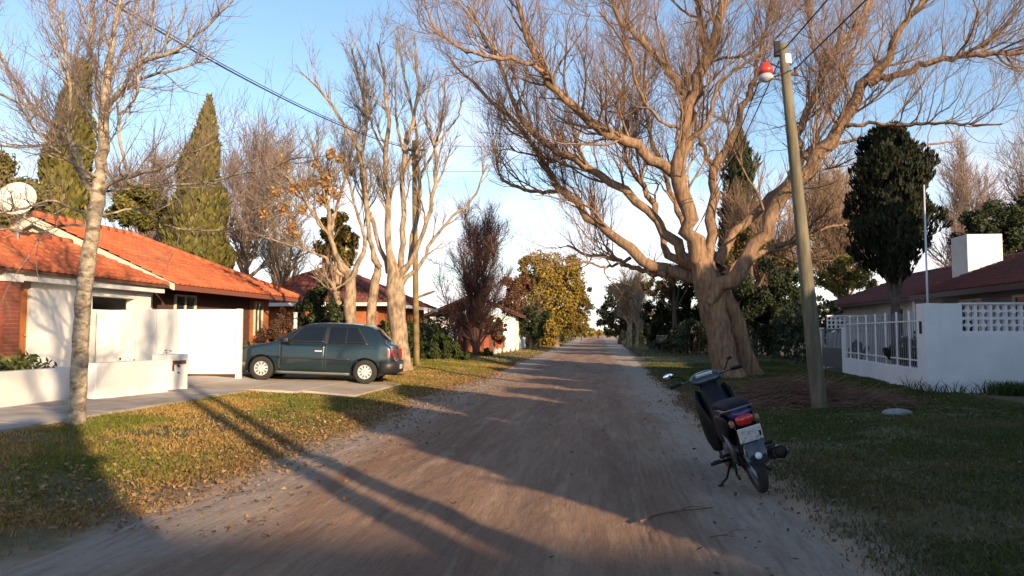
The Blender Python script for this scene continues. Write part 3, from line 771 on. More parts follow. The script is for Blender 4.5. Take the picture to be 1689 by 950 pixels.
# right house: near wing and far wing
M_wall_shade = mat('eave_shade_grey', (.30, .31, .33), .85, (.24, .25, .27), 1.5)  # white walls greyed: shade under the eaves put into the colour
HR = empty('right_house', (13, 22, .12), label='low white house with dark red roof and square white chimney behind the boundary wall', cat='house')
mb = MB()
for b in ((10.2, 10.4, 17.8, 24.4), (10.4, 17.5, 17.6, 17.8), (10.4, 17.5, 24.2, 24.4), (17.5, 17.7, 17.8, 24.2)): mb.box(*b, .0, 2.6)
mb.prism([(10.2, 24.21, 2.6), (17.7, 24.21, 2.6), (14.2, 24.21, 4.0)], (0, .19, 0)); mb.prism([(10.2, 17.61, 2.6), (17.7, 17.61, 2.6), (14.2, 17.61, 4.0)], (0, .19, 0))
mb.build('walls', M_wall_shade, HR, local=False)
roof(HR, [((9.45, 17.0, 2.52), (9.45, 24.8, 2.52), (14.2, 17.0, 4.2), (14.2, 24.8, 4.2)), ((18.5, 24.8, 2.6), (18.5, 17, 2.6), (14.2, 24.8, 4.2), (14.2, 17, 4.2))], [((14.2, 17, 4.25), (14.2, 24.8, 4.25))], M_tile_d)
mb = MB(); mb.box(9.4, 9.47, 17.0, 24.8, 2.36, 2.5); mb.build('gutter', mat('dark_gutter', (.06, .03, .03), .6), HR, local=False)
mb = MB(); mb.prism([(9.4, 16.95, 2.5), (9.4, 16.95, 2.34), (14.2, 16.95, 4.02), (14.2, 16.95, 4.18)], (0, .045, 0)); mb.build('barge_board', M_soffit, HR, local=False)
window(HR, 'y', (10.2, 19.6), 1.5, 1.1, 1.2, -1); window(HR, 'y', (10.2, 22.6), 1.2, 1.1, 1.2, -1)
cc = P(1546, 430, 26.0)
mb = MB(); mb.box(cc.x - .05, cc.x + .98, 25.2, 26.3, 2.0, 4.42, bev=.02); mb.build('chimney', M_white, HR, local=False)
mb = MB()
for b in ((10.6, 10.8, 25.4, 36.5), (10.8, 17, 25.2, 25.4), (10.8, 17, 36.3, 36.5)): mb.box(*b, .0, 2.55)
mb.prism([(10.6, 25.22, 2.55), (17, 25.22, 2.55), (13.8, 25.22, 3.7)], (0, .18, 0)); mb.build('far_wing_wall', M_white, HR, local=False)
roof(HR, [((9.9, 25.0, 2.5), (9.9, 37, 2.5), (13.8, 25, 3.85), (13.8, 37, 3.85)), ((17.7, 37, 2.5), (17.7, 25, 2.5), (13.8, 37, 3.85), (13.8, 25, 3.85))], [((13.8, 25, 3.9), (13.8, 37, 3.9))], M_tile_d, 'far_wing_roof')
mb = MB(); mb.prism([(9.85, 24.93, 2.5), (9.85, 24.93, 2.36), (13.8, 24.93, 3.7), (13.8, 24.93, 3.84)], (0, .045, 0)); mb.build('far_wing_barge_board', M_white, HR, local=False)
mb = MB(); mb.box(10.1, 10.3, 26.2, 26.4, 0, 2.5); mb.build('porch_post', M_white, HR, local=False)
window(HR, 'y', (10.6, 29.0), 1.4, 1.1, 1.2, -1)
# thin white mast at the wall corner
ma = G(1530, 645); tp = P(1530, 305, 18.6)
MS = empty('thin_mast', (7.4, 18.4, hz(7.4, 18.4)), label='thin pale mast standing behind the corner of the white boundary wall', cat='mast')
b_ = P(1530, 500, 18.6)
mb = MB(); mb.tube([(b_.x, b_.y, .05), (b_.x, b_.y, tp.z)], [.03, .022], 8); mb.build('tube', mat('galvanised', (.55, .56, .58), .45, metal=.3), MS, local=False, smooth=True)
mb = MB(); mb.lathe([(.001, 0), (.07, 0), (.07, .06), (.03, .09), (.001, .09)], (b_.x, b_.y, .1), (0, 0, 1), 10); mb.build('base_flange', MATS['galvanised'], MS, local=False)

# ---- garden things further along the left side
LW = empty('brick_garden_wall', P(790, 565, 46).to_2d().to_3d(), label='low red brick front wall beyond the bare shrub', cat='wall')
wa, wb = P(765, 575, 44), P(828, 572, 52)
dd = Vector((wb.x - wa.x, wb.y - wa.y, 0)); L_ = dd.length; dd.normalize(); nn_ = Vector((dd.y, -dd.x, 0))
def lw(u0, u1, d0, d1, a, b):
    o = Vector((wa.x, wa.y, 0)); pts = [o + dd * u0 + nn_ * d0, o + dd * u1 + nn_ * d0, o + dd * u1 + nn_ * d1, o + dd * u0 + nn_ * d1]
    return [(p.x, p.y, a) for p in pts], (0, 0, b - a)
mb = MB(); mb.prism(*lw(0, L_, -.1, .1, 0, 1.05)); mb.build('brick_panel', M_brick, LW, local=False)
for i in range(6):
    u_ = i * L_ / 5; mb = MB(); mb.prism(*lw(u_ - .16, u_ + .16, -.16, .16, 0, 1.2)); mb.build('brick_pier', M_brick_d, LW, local=False)
wp = P(848, 570, 56)
HL = empty('white_cottage', (wp.x - 3, 60, .2), label='small white cottage partly hidden by shrubs far along the left side', cat='house')
cx = wp.x
mb = MB()
for b in ((cx - 6, cx + .2, 54.6, 54.8), (cx, cx + .2, 54.8, 62), (cx - 6, cx - 5.8, 54.8, 62), (cx - 6, cx + .2, 62, 62.2)): mb.box(*b, .1, 2.5)
mb.build('walls', M_white, HL, local=False)
roof(HL, [((cx + .7, 54.2, 2.5), (cx + .7, 62.6, 2.5), (cx - 3, 54.2, 4.0), (cx - 3, 62.6, 4.0)), ((cx - 6.6, 62.6, 2.5), (cx - 6.6, 54.2, 2.5), (cx - 3, 62.6, 4.0), (cx - 3, 54.2, 4.0))], [((cx - 3, 54.2, 4.05), (cx - 3, 62.6, 4.05))], M_tile_d)
window(HL, 'x', (cx - 1.2, 54.6), 1.2, 1.1, 1.1, -1); window(HL, 'y', (cx + .2, 58), 1.2, 1.1, 1.1, 1)
# little white edging stones
M_stone = mat('whitewashed_stone', (.7, .68, .62), .9, (.55, .52, .45), 8)
for i in range(6):
    p = G(816 + i * 7.2, 583.5 - i * 1.1); mb = MB()
    mb.ell((0, 0, .13), (.16, .13, .19), 9, 6); o = mb.build('edging_stone', M_stone, smooth=True); o.location = (p.x, p.y, p.z); o.rotation_euler = (.2 * math.sin(i), .25 * math.cos(i * 2), i)
    tag(o, 'small whitewashed edging stone in a row beside the dirt road', 'stone', 'whitewashed edging stones')
p = G(1480, 684); mb = MB(); mb.ell((0, 0, .03), (.24, .15, .07), 12, 7); o = mb.build('flat_stone', mat('grey_stone', (.3, .31, .31), .9, (.2, .21, .2), 9), smooth=True); o.location = p; tag(o, 'flat grey stone lying in the grass at the end of the brush pile', 'stone')
# ================================================================== trees
M_bark = mat('furrowed_bark', (.30, .185, .105), .95, (.10, .065, .045), 4.0, 1.0, 14, stretch=(3, 3, .6), lo=.36, hi=.66)
M_twig = mat('brown_twigs', (.23, .15, .10), .9, (.16, .105, .075), 3.0)
M_bark_p = mat('pale_bark', (.36, .27, .18), .9, (.16, .115, .075), 4.0, .9, 20, stretch=(2, 2, .8))
M_twig_p = mat('pale_twigs', (.25, .20, .155), .9, (.15, .12, .095), 3.0)
M_bark_g = mat('grey_lichen_bark', (.36, .29, .21), .95, (.12, .09, .065), 6.0, 1.0, 24, col3=(.46, .41, .31), scale3=11.0, stretch=(1, 1, 1.6))
M_twig_g = mat('reddish_twigs', (.25, .175, .15), .9, (.16, .115, .1), 3.0)
M_twig_r = mat('dark_red_twigs', (.13, .06, .045), .9, (.09, .045, .035), 3.0)
M_leaf = mat('foliage', (1, 1, 1), .7, attr=True, trans=.25, spec=.3)
M_trunk_d = mat('dark_bark', (.11, .08, .06), .95, (.07, .05, .04), 6.0, .6, 20)

def stackP(limbs, k=None):
    K = k or max(len(p) for p, r in limbs)
    Pn = []; Rn = []
    for p, r in limbs:
        s = np.linspace(0, len(p) - 1, K); i = np.minimum(s.astype(int), len(p) - 2); u = (s - i)[:, None]
        Pn.append(p[i] * (1 - u) + p[i + 1] * u); Rn.append(r[i] * (1 - u[:, 0]) + r[i + 1] * u[:, 0])
    return np.array(Pn), np.array(Rn)
def tree_root(name, loc, label, cat, group): return empty(name, loc, (0, 0, 0), label, cat, group)
def solid(parts_P, parts_R, n): return tubes(parts_P, parts_R, n)

# ---- the big old tree on the right verge
D = 23.0
tb = G(1200, 622)
BT = tree_root('old_tree', (tb.x, tb.y, tb.z), 'huge spreading leafless tree with twin brown trunk on the right verge', 'tree', None)
trA = px_limb([(1208, 640, 66), (1202, 622, 54), (1194, 595, 44), (1182, 545, 42), (1174, 505, 43), (1168, 472, 46), (1158, 432, 34), (1150, 405, 24), (1144, 385, 10)], D, D, 24)
trB = px_limb([(1246, 636, 46), (1238, 615, 36), (1226, 575, 31), (1212, 535, 30), (1197, 500, 28), (1180, 465, 26), (1162, 440, 20), (1150, 424, 8)], D + .9, D + .4, 20)
for q in (trA, trB):
    V, Fq = tubes(q[0][None], q[1][None], 16); V = roughen(roughen(V, .16, 3.0), .09, 8)
    np_mesh('trunk', V, Fq, M_bark, BT, True, world_of=BT)
LIMB = [
 ([(1163, 462, 44), (1151, 421, 36), (1140, 370, 30), (1130, 328, 29), (1127, 263, 28), (1129, 215, 26), (1136, 176, 26), (1162, 105, 22), (1180, 50, 19), (1192, 5, 17), (1205, -60, 12)], 0, -1.0),
 ([(1136, 176, 18), (1110, 130, 15), (1080, 90, 13), (1050, 60, 11), (1020, 30, 9), (1003, -30, 7)], -.5, 1.2),
 ([(1168, 92, 16), (1158, 50, 14), (1150, 0, 11), (1140, -60, 8)], -.8, 1.0),
 ([(1130, 300, 24), (1109, 288, 22), (1074, 258, 21), (1029, 233, 20), (983, 207, 19), (943, 177, 16), (907, 136, 14), (877, 81, 11), (857, 20, 9), (845, -40, 7)], 0, -3.0),
 ([(895, 118, 10), (877, 106, 9), (840, 96, 9), (801, 93, 8), (756, 76, 7), (720, 50, 5), (703, 12, 4), (698, -20, 3)], -2.5, -3.5),
 ([(1150, 440, 22), (1110, 395, 20), (1084, 364, 18), (1023, 313, 16), (973, 278, 15), (917, 248, 13), (872, 212, 11), (841, 157, 9), (826, 111, 8), (801, 66, 6), (770, 10, 5)], .4, 2.2),
 ([(1150, 460, 24), (1094, 440, 22), (1054, 420, 20), (1003, 384, 18), (963, 349, 16), (922, 308, 14), (887, 253, 11), (862, 212, 9), (811, 167, 7), (750, 106, 5)], .8, 3.4),
 ([(928, 314, 9), (900, 317, 8), (867, 313, 7), (831, 298, 6), (820, 270, 4), (816, 245, 3)], 2.6, 3.0),
 ([(1140, 440, 18), (1104, 420, 15), (1092, 374, 13), (1060, 310, 11), (1030, 263, 9), (1031, 202, 8), (1028, 140, 6), (1035, 70, 4)], .8, 4.0),
 ([(1100, 452, 13), (1054, 445, 10), (1003, 425, 8), (968, 420, 6), (935, 405, 4)], 1.0, 4.2),
 ([(1108, 278, 10), (1121, 243, 10), (1154, 219, 9), (1170, 191, 8), (1181, 148, 7), (1190, 134, 6), (1231, 104, 5), (1272, 74, 4), (1300, 40, 3)], -.3, -2.4),
 ([(1140, 212, 8), (1105, 209, 7), (1077, 186, 6), (1053, 148, 6), (1040, 100, 5), (1022, 60, 4), (990, 20, 3)], -.2, -2.8),
 ([(1164, 110, 7), (1187, 97, 6), (1215, 95, 5), (1239, 87, 4), (1262, 60, 3)], -.8, -2.0),
 ([(1176, 452, 26), (1173, 400, 22), (1176, 352, 19), (1178, 283, 18), (1200, 242, 15), (1221, 182, 13), (1241, 146, 11), (1252, 100, 8), (1261, 60, 7), (1276, -20, 5)], .5, 2.6),
 ([(1178, 278, 11), (1165, 252, 9), (1150, 222, 8), (1143, 170, 6), (1120, 110, 4)], 1.4, 3.6),
 ([(1168, 500, 22), (1184, 480, 34), (1200, 464, 34), (1222, 436, 31), (1257, 390, 27), (1280, 340, 27), (1332, 278, 27), (1377, 212, 25), (1423, 151, 22), (1463, 101, 16), (1488, 45, 12), (1524, 0, 9), (1545, -50, 6)], -.3, -2.4),
 ([(1432, 140, 16), (1462, 127, 14), (1493, 117, 13), (1530, 104, 12), (1569, 96, 11), (1625, 88, 10), (1689, 86, 8), (1770, 74, 5)], -1.8, -3.8),
 ([(1395, 208, 9), (1438, 203, 7), (1483, 207, 7), (1544, 202, 6), (1600, 206, 5), (1650, 205, 3)], -1.6, -4.0),
 ([(1300, 318, 18), (1312, 265, 17), (1322, 202, 15), (1347, 151, 13), (1357, 121, 12), (1387, 76, 11), (1413, 35, 9), (1438, -15, 7)], -1.0, 1.8),
 ([(1357, 121, 7), (1342, 76, 6), (1333, 25, 5), (1325, -30, 3)], .4, 1.6),
 ([(1182, 440, 22), (1205, 395, 18), (1230, 365, 16), (1264, 331, 14), (1298, 300, 12), (1340, 240, 9), (1372, 170, 7), (1400, 110, 5), (1420, 40, 4)], .6, 4.5),
 ([(1350, 260, 9), (1400, 232, 7), (1452, 228, 6), (1510, 240, 5), (1580, 232, 3)], -1.4, -.2),
 ([(1195, 455, 16), (1240, 425, 12), (1290, 405, 10), (1330, 392, 7), (1375, 372, 5), (1420, 372, 3)], .3, 3.0),
 ([(1152, 425, 15), (1118, 350, 11), (1098, 290, 9), (1070, 215, 7), (1062, 140, 5), (1068, 60, 4)], .6, 5.0),
 ([(1040, 425, 7), (1000, 440, 5), (960, 432, 4), (925, 440, 3)], 2.5, 2.0),
]
limbs = []
for seq, a, b in LIMB:
    q = px_limb(seq, D + a, D + b, 26, .42, .86); limbs.append(q)
    V, Fq = tubes(q[0][None], q[1][None], 9 if seq[0][2] > 12 else 7); V = roughen(V, .07, 5)
    np_mesh('limb', V, Fq, M_bark, BT, True, world_of=BT)
LP, LR = stackP(limbs, 24)
b1 = grow(LP, LR, 330, 2.9, (25, 60), .5, 9, .10, .18, (.22, 1.0), .22, .45, .010, .045)
b2 = grow(b1[0], b1[1], 2100, 1.6, (25, 60), .55, 6, .10, .16, (.15, 1.0), .3, .4, .006, .02)
b2b = grow(LP, LR, 420, 1.7, (30, 70), .35, 6, .16, .16, (.3, 1.0), .3, .3, .006, .018)
c2 = (np.vstack([b2[0], b2b[0]]), np.vstack([b2[1], b2b[1]]))
b3 = grow(c2[0], c2[1], 13000, .95, (20, 55), .55, 4, .14, .14, (.1, 1.0), .4, .3, .0042, .008)
b4 = grow(b3[0], b3[1], 19000, .5, (18, 50), .7, 3, .12, .12, (.1, 1.0), .5, .2, .0036, .006)
V, Fq = join([tubes(*b1, 5), tubes(*c2, 4)]); tag(np_mesh('branches', V, Fq, M_bark, BT, True, world_of=BT), kind='stuff')
V, Fq = join([tubes(*b3, 3), tubes(*b4, 3)]); tag(np_mesh('crown', V, Fq, M_twig, BT, world_of=BT), kind='stuff')

# ---- young bare tree on the left footway
D2 = 10.15
lb = G(122, 718)
ST = tree_root('street_tree', (lb.x, lb.y, lb.z), 'slender leafless street tree with grey lichened trunk on the left grass verge', 'tree', None)
tr = px_limb([(120, 728, 50), (121, 716, 39), (126, 680, 33), (130, 640, 31), (132, 580, 30), (135, 530, 30), (139, 480, 30), (146, 430, 28), (151, 390, 27), (158, 345, 30), (161, 322, 30), (164, 300, 25)], D2, D2, 24, 0, .82)
V, Fq = tubes(tr[0][None], tr[1][None], 18); V = roughen(V, .035, 9); np_mesh('trunk', V, Fq, M_bark_g, ST, True, world_of=ST)
LIMB = [
 ([(162, 315, 24), (166, 270, 22), (168, 230, 21), (172, 180, 18), (178, 120, 14), (188, 55, 10), (200, -20, 7)], 0, -.4),
 ([(170, 205, 12), (163, 160, 11), (152, 100, 10), (150, 50, 8), (155, -20, 6)], 0, .8),
 ([(156, 332, 12), (140, 300, 10), (124, 274, 10), (113, 239, 8), (113, 195, 7), (116, 150, 6), (108, 90, 5), (100, 20, 4)], 0, -.9),
 ([(150, 300, 9), (110, 220, 8), (66, 190, 7), (40, 155, 6), (13, 115, 5), (-5, 70, 4), (-15, 10, 3)], 0, .7),
 ([(165, 322, 12), (186, 297, 10), (212, 290, 9), (248, 281, 8), (288, 270, 6), (300, 255, 4), (330, 248, 3)], 0, -1.0),
 ([(209, 288, 6), (199, 239, 6), (195, 195, 6), (212, 177, 6), (226, 155, 5), (228, 115, 5), (243, 80, 5), (252, 40, 4), (254, -10, 4)], -.4, -.7),
 ([(172, 182, 8), (199, 155, 7), (235, 128, 6), (283, 117, 5), (327, 102, 4), (350, 85, 3)], 0, .8),
 ([(174, 178, 9), (205, 140, 8), (230, 106, 8), (288, 84, 7), (320, 60, 5), (345, 40, 5), (385, 0, 4)], 0, -.8),
 ([(172, 316, 5), (220, 311, 5), (265, 307, 5), (332, 302, 4), (389, 288, 4), (440, 280, 3), (480, 262, 2)], .1, -1.8),
 ([(152, 352, 6), (120, 345, 5), (85, 330, 4), (45, 342, 4), (5, 350, 4), (-30, 348, 3)], 0, -1.4),
 ([(150, 372, 5), (100, 372, 5), (60, 385, 4), (15, 378, 4), (-25, 385, 3)], 0, -.9),
 ([(152, 360, 6), (185, 352, 4), (225, 345, 4), (275, 372, 3), (330, 380, 3), (400, 376, 3)], .1, .9),
 ([(160, 255, 7), (130, 240, 6), (80, 238, 6), (40, 243, 5), (0, 240, 5), (-40, 232, 4)], 0, .5),
 ([(158, 290, 6), (110, 262, 5), (60, 216, 5), (30, 170, 4), (-10, 150, 4)], -.1, -1.6),
 ([(175, 150, 6), (195, 100, 6), (215, 50, 5), (230, -20, 4)], -.2, 1.0),
 ([(166, 240, 6), (140, 180, 6), (120, 110, 5), (90, 40, 4), (80, -20, 4)], .1, 1.4),
]
limbs = []
for seq, a, b in LIMB:
    q = px_limb(seq, D2 + a, D2 + b, 20, .3, .85); limbs.append(q)
    V, Fq = tubes(q[0][None], q[1][None], 9); np_mesh('limb', V, Fq, M_bark_g, ST, True, world_of=ST)
LP, LR = stackP(limbs, 20)
b1 = grow(LP, LR, 190, 1.1, (25, 60), .5, 8, .10, .14, (.2, 1.0), .3, .4, .004, .012)
b2 = grow(b1[0], b1[1], 950, .6, (25, 60), .6, 5, .08, .14, (.15, 1.0), .4, .3, .0026, .005)
b2b = grow(LP, LR, 520, .55, (30, 70), .35, 5, .10, .14, (.2, 1.0), .4, .2, .0026, .005)
c2 = (np.vstack([b2[0], b2b[0]]), np.vstack([b2[1], b2b[1]]))
b3 = grow(c2[0], c2[1], 3600, .34, (25, 60), .7, 4, .06, .14, (.1, 1.0), .5, .2, .0020, .003)
V, Fq = tubes(*b1, 5); tag(np_mesh('branches', V, Fq, M_bark_g, ST, True, world_of=ST), kind='stuff')
V, Fq = join([tubes(*c2, 4), tubes(*b3, 3)]); tag(np_mesh('crown', V, Fq, M_twig_g, ST, world_of=ST), kind='stuff')

# ---- clump of pale bare trees behind the car
D3 = 24.5
def px_tree(name, label, cat, group, basepx, Dd, trunks, LIMBS, counts, lens, mb_, mt_, rmul=1.0):
    b = G(*basepx) if basepx[1] > 560 else P(basepx[0], 600, Dd)
    b = P(basepx[0], 600, Dd); b.z = hz(b.x, b.y)
    T = tree_root(name, (b.x, b.y, b.z), label, cat, group)
    for seq, a, c in trunks:
        q = px_limb(seq, Dd + a, Dd + c, 18, .03, .88)
        V, Fq = tubes(q[0][None], q[1][None], 12); V = roughen(roughen(V, .06, 4), .05, 9); np_mesh('trunk', V, Fq, mb_, T, True, world_of=T)
    limbs = []
    for seq, a, c in LIMBS:
        q = px_limb(seq, Dd + a, Dd + c, 20, .4, .78); limbs.append(q)
        V, Fq = tubes(q[0][None], q[1][None], 8); V = roughen(V, .03, 5); np_mesh('limb', V, Fq, mb_, T, True, world_of=T)
    LP, LR = stackP(limbs, 20)
    b1 = grow(LP, LR, counts[0], lens[0], (20, 50), .5, 8, .12, .14, (.25, 1.0), .3, .4, .010, .035)
    b2 = grow(b1[0], b1[1], counts[1], lens[1], (20, 55), .6, 5, .12, .15, (.15, 1.0), .4, .3, .006, .012)
    b3 = grow(b2[0], b2[1], counts[2], lens[2], (20, 55), .7, 4, .10, .14, (.1, 1.0), .5, .2, .0045 * rmul, .008)
    V, Fq = join([tubes(*b1, 5), tubes(*b2, 4)]); tag(np_mesh('branches', V, Fq, mb_, T, True, world_of=T), kind='stuff')
    V, Fq = tubes(*b3, 3); tag(np_mesh('crown', V, Fq, mt_, T, world_of=T), kind='stuff')
    return T, (LP, LR), b1, b2
T1, l1, c1_, d1_ = px_tree('pale_tree', 'tall leafless pale-barked tree of many stems rising behind the car', 'tree', None, (652, 600), D3,
 [([(664, 612, 44), (662, 590, 34), (658, 550, 32), (654, 510, 33), (652, 475, 34), (650, 450, 26), (646, 425, 12), (645, 410, 4)], 0, 0), ([(612, 610, 26), (612, 580, 21), (612, 540, 19), (613, 500, 19), (618, 465, 18), (624, 442, 14), (618, 420, 8), (612, 405, 4)], .3, .2)],
 [([(648, 470, 22), (643, 436, 16), (640, 380, 14), (639, 335, 12), (637, 255, 11), (642, 208, 9), (636, 158, 7), (630, 100, 5), (622, 70, 3)], 0, -.8),
  ([(652, 465, 18), (662, 420, 13), (665, 335, 11), (666, 250, 10), (681, 204, 8), (690, 145, 6), (687, 95, 5), (684, 58, 3)], 0, .8),
  ([(655, 470, 16), (675, 425, 11), (686, 364, 10), (693, 314, 9), (688, 250, 8), (684, 204, 6), (672, 150, 5), (660, 90, 4)], .1, 1.4),
  ([(656, 462, 15), (690, 406, 10), (708, 350, 9), (718, 276, 8), (717, 238, 7), (706, 208, 6), (703, 165, 5), (716, 115, 3)], 0, -1.2),
  ([(717, 240, 6), (732, 222, 5), (753, 196, 4), (762, 160, 3)], -1.0, -1.4),
  ([(628, 442, 12), (612, 415, 10), (606, 335, 9), (590, 245, 8), (560, 195, 6), (530, 150, 5), (496, 118, 3)], .1, -1.2),
  ([(640, 450, 11), (622, 394, 9), (602, 331, 8), (596, 280, 7), (604, 200, 6), (592, 130, 5), (580, 80, 3)], .1, 1.2),
  ([(662, 470, 11), (690, 440, 8), (711, 402, 7), (740, 364, 6), (776, 333, 5), (794, 296, 4), (805, 270, 3)], 0, -.6),
  ([(637, 260, 6), (618, 215, 5), (602, 160, 5), (600, 110, 4), (585, 70, 3)], -.4, .9),
  ([(666, 250, 6), (655, 205, 5), (652, 150, 4), (655, 95, 3)], .4, -.9),
  ([(690, 290, 6), (716, 250, 5), (730, 190, 4), (735, 130, 3)], .8, 1.8)],
 (110, 600, 3600), (1.6, .9, .48), M_bark_p, M_twig_p)
T2, l2_, c2_, d2_ = px_tree('pale_tree', 'leaning pale tree with clusters of dead orange leaves, beside the many-stemmed pale tree', 'tree', None, (582, 600), D3 - .4,
 [([(584, 612, 28), (582, 580, 22), (579, 540, 21), (577, 500, 22), (578, 472, 22), (573, 452, 17), (562, 432, 8), (556, 420, 4)], 0, 0)],
 [([(576, 465, 15), (560, 432, 12), (546, 390, 11), (541, 340, 9), (532, 300, 7), (520, 262, 5), (512, 225, 3)], 0, -.6),
  ([(578, 462, 13), (592, 430, 11), (603, 400, 8), (590, 352, 6), (575, 300, 5), (562, 250, 3)], 0, .8),
  ([(572, 458, 10), (548, 440, 8), (535, 425, 6), (505, 412, 4), (470, 402, 3), (440, 392, 2)], 0, -.8),
  ([(552, 405, 8), (520, 360, 6), (495, 320, 5), (470, 290, 4), (445, 270, 3)], -.1, -1.2),
  ([(545, 380, 7), (556, 340, 6), (570, 290, 5), (582, 240, 4), (600, 205, 3)], -.1, 1.3),
  ([(541, 345, 6), (510, 318, 5), (480, 312, 4), (455, 322, 3)], -.3, -1.0),
  ([(560, 500, 11), (552, 480, 10), (545, 462, 8)], -.2, -.4)],
 (100, 520, 2600), (1.4, .8, .45), M_bark_p, M_twig_p)
# dead leaf clusters still hanging
cs = []
for (x, y, r_, d_) in [(545, 255, 9, -.7), (520, 272, 8, -.5), (538, 300, 16, -.6), (470, 270, 8, -1), (497, 305, 9, -.9), (483, 312, 8, -1), (468, 346, 9, -1), (500, 345, 7, -.6), (455, 318, 8, -1), (560, 262, 8, .4), (590, 262, 8, .8), (480, 375, 9, -.8), (515, 300, 9, -.2), (435, 350, 8, -.9), (552, 320, 12, 0), (488, 390, 7, -.5), (575, 285, 7, .9), (530, 330, 10, -.4)]:
    c = P(x, y, D3 - .4 + d_); n = int(r_ * 9); cs.append(np.array(c) + rng.normal(0, r_ * .5 * D3 / F_PX, (n, 3)))
C = np.vstack(cs); V, Fq = leaves(C, .075, None, 1.8)
tag(np_mesh('dead_leaves', V, Fq, M_leaf, T2, colors=leaf_colors(len(C), [(.42, .24, .10), (.5, .3, .13), (.33, .18, .08)]), world_of=T2), kind='stuff')

# ---- generic leafless tree
def bare_tree(label, base, h, spread, r0, counts=(26, 220, 1500), mb_=M_bark_p, mt_=M_twig_p, group=None, name='bare_tree', stems=1, fork=.3, twig=.006, cat='tree', ang=(28, 62), upt=.07):
    base = Vector(base); T = tree_root(name, base, label, cat, group)
    limbs = []
    for s in range(stems):
        a = 2 * math.pi * s / max(stems, 1) + rng.uniform(0, 1); off = Vector((math.cos(a), math.sin(a), 0)) * (.0 if stems == 1 else .12 * spread)
        n = 10; tt = np.linspace(0, 1, n)[:, None]
        lean = np.array([rng.normal(0, .05) * h + off.x * 1.5, rng.normal(0, .05) * h + off.y * 1.5, 0])
        p = np.array(base) + np.array(off) * .3 + np.array([0, 0, 1.0]) * tt * h * .72 + lean * tt ** 1.5 + rng.normal(0, .018 * h, (n, 3)) * tt * (1 - tt * .5)
        p[0, 2] -= .15
        rr_ = (r0 * (1 - tt[:, 0]) ** .8 * .85 + r0 * .12) / (1 if stems == 1 else 1.5)
        V, Fq = tubes(p[None], rr_[None], 9); np_mesh('trunk', V, Fq, mb_, T, True, world_of=T); limbs.append((p, rr_))
    LP, LR = stackP(limbs, 10)
    b1 = grow(LP, LR, counts[0], spread * 1.05, ang, .6, 9, upt, .12, (fork, 1.0), .2, .35, r0 * .12, r0 * .55)
    b2 = grow(b1[0], b1[1], counts[1], spread * .5, (20, 52), .55, 6, .10, .15, (.2, 1.0), .3, .4, twig * 1.3, r0 * .3)
    b3 = grow(b2[0], b2[1], counts[2], spread * .26, (20, 55), .6, 4, .09, .15, (.1, 1.0), .5, .3, twig, twig * 2)
    V, Fq = join([tubes(*b1, 5), tubes(*b2, 4)]); tag(np_mesh('branches', V, Fq, mb_, T, True, world_of=T), kind='stuff')
    V, Fq = tubes(*b3, 3); tag(np_mesh('crown', V, Fq, mt_, T, world_of=T), kind='stuff')
    return T
def at(px, d):
    p = P(px, 560, d); return Vector((p.x, p.y, hz(p.x, p.y)))
def top_h(py, d): return CAM_H + (548 - py) * d / F_PX
gb_ = 'bare trees in the background'
mat('golden_twigs_far', (.40, .30, .19), .9, (.3, .21, .13), 3.0)
bare_tree('hazy pink-twigged bare tree behind the terracotta roof, right of the second cypress', at(400, 42), top_h(195, 42) * 1.02, 4.6, .22, (44, 460, 5200), M_bark_p, M_twig_g, gb_, twig=.010)
bare_tree('hazy bare tree between the two tall cypresses', at(245, 46), top_h(225, 46), 4.6, .22, (44, 420, 4400), M_bark_p, M_twig_g, gb_, twig=.010)
bare_tree('faint bare tree left of the first cypress behind the roof', at(40, 44), top_h(240, 44), 4.0, .2, (24, 200, 1400), M_bark_p, M_twig_g, gb_, twig=.009)
bare_tree('bare twiggy tree left of the dead-leaved pale tree', at(470, 38), top_h(255, 38), 3.4, .16, (26, 240, 2200), M_bark_p, M_twig_p, gb_, twig=.008)
bare_tree('dark reddish leafless shrub of many upright stems by the brick garden wall', at(785, 43), top_h(355, 43) * 1.0, 3.0, .16, (80, 900, 8000), M_twig_r, M_twig_r, None, 'bare_shrub', 6, .05, .008, 'shrub', (20, 52), .06)
bare_tree('sunlit pale bare tree far along the right side of the road', at(1037, 74), top_h(455, 74), 3.2, .32, (50, 420, 3400), M_bark_p, MATS['golden_twigs_far'], gb_, fork=.35, twig=.017)
bare_tree('slim pale bare tree right beside the far sunlit bare tree', at(1050, 70), top_h(480, 70), 2.0, .16, (20, 150, 900), M_bark_p, M_twig_p, gb_, twig=.014)
bare_tree('golden bare tree seen between the utility pole and the dark cypress', at(1392, 52), top_h(285, 52), 6.0, .26, (60, 620, 7000), M_bark_p, mat('golden_twigs', (.34, .235, .14), .9, (.24, .16, .1), 3.0), gb_, twig=.013)
bare_tree('pale bare tree rising behind the right-hand chimney', at(1575, 58), top_h(225, 58), 5.0, .25, (46, 460, 5000), M_bark_p, M_twig_g, gb_, twig=.013)
bare_tree('bare tree above the dark evergreens behind the right-hand roof', at(1720, 44), top_h(170, 44), 5.0, .25, (34, 300, 2600), M_bark_p, M_twig_g, gb_, twig=.009)
bare_tree('brown bare tree close behind the huge spreading tree', at(1275, 44), top_h(330, 44), 4.2, .22, (40, 360, 3200), M_bark, M_twig, gb_, twig=.010)

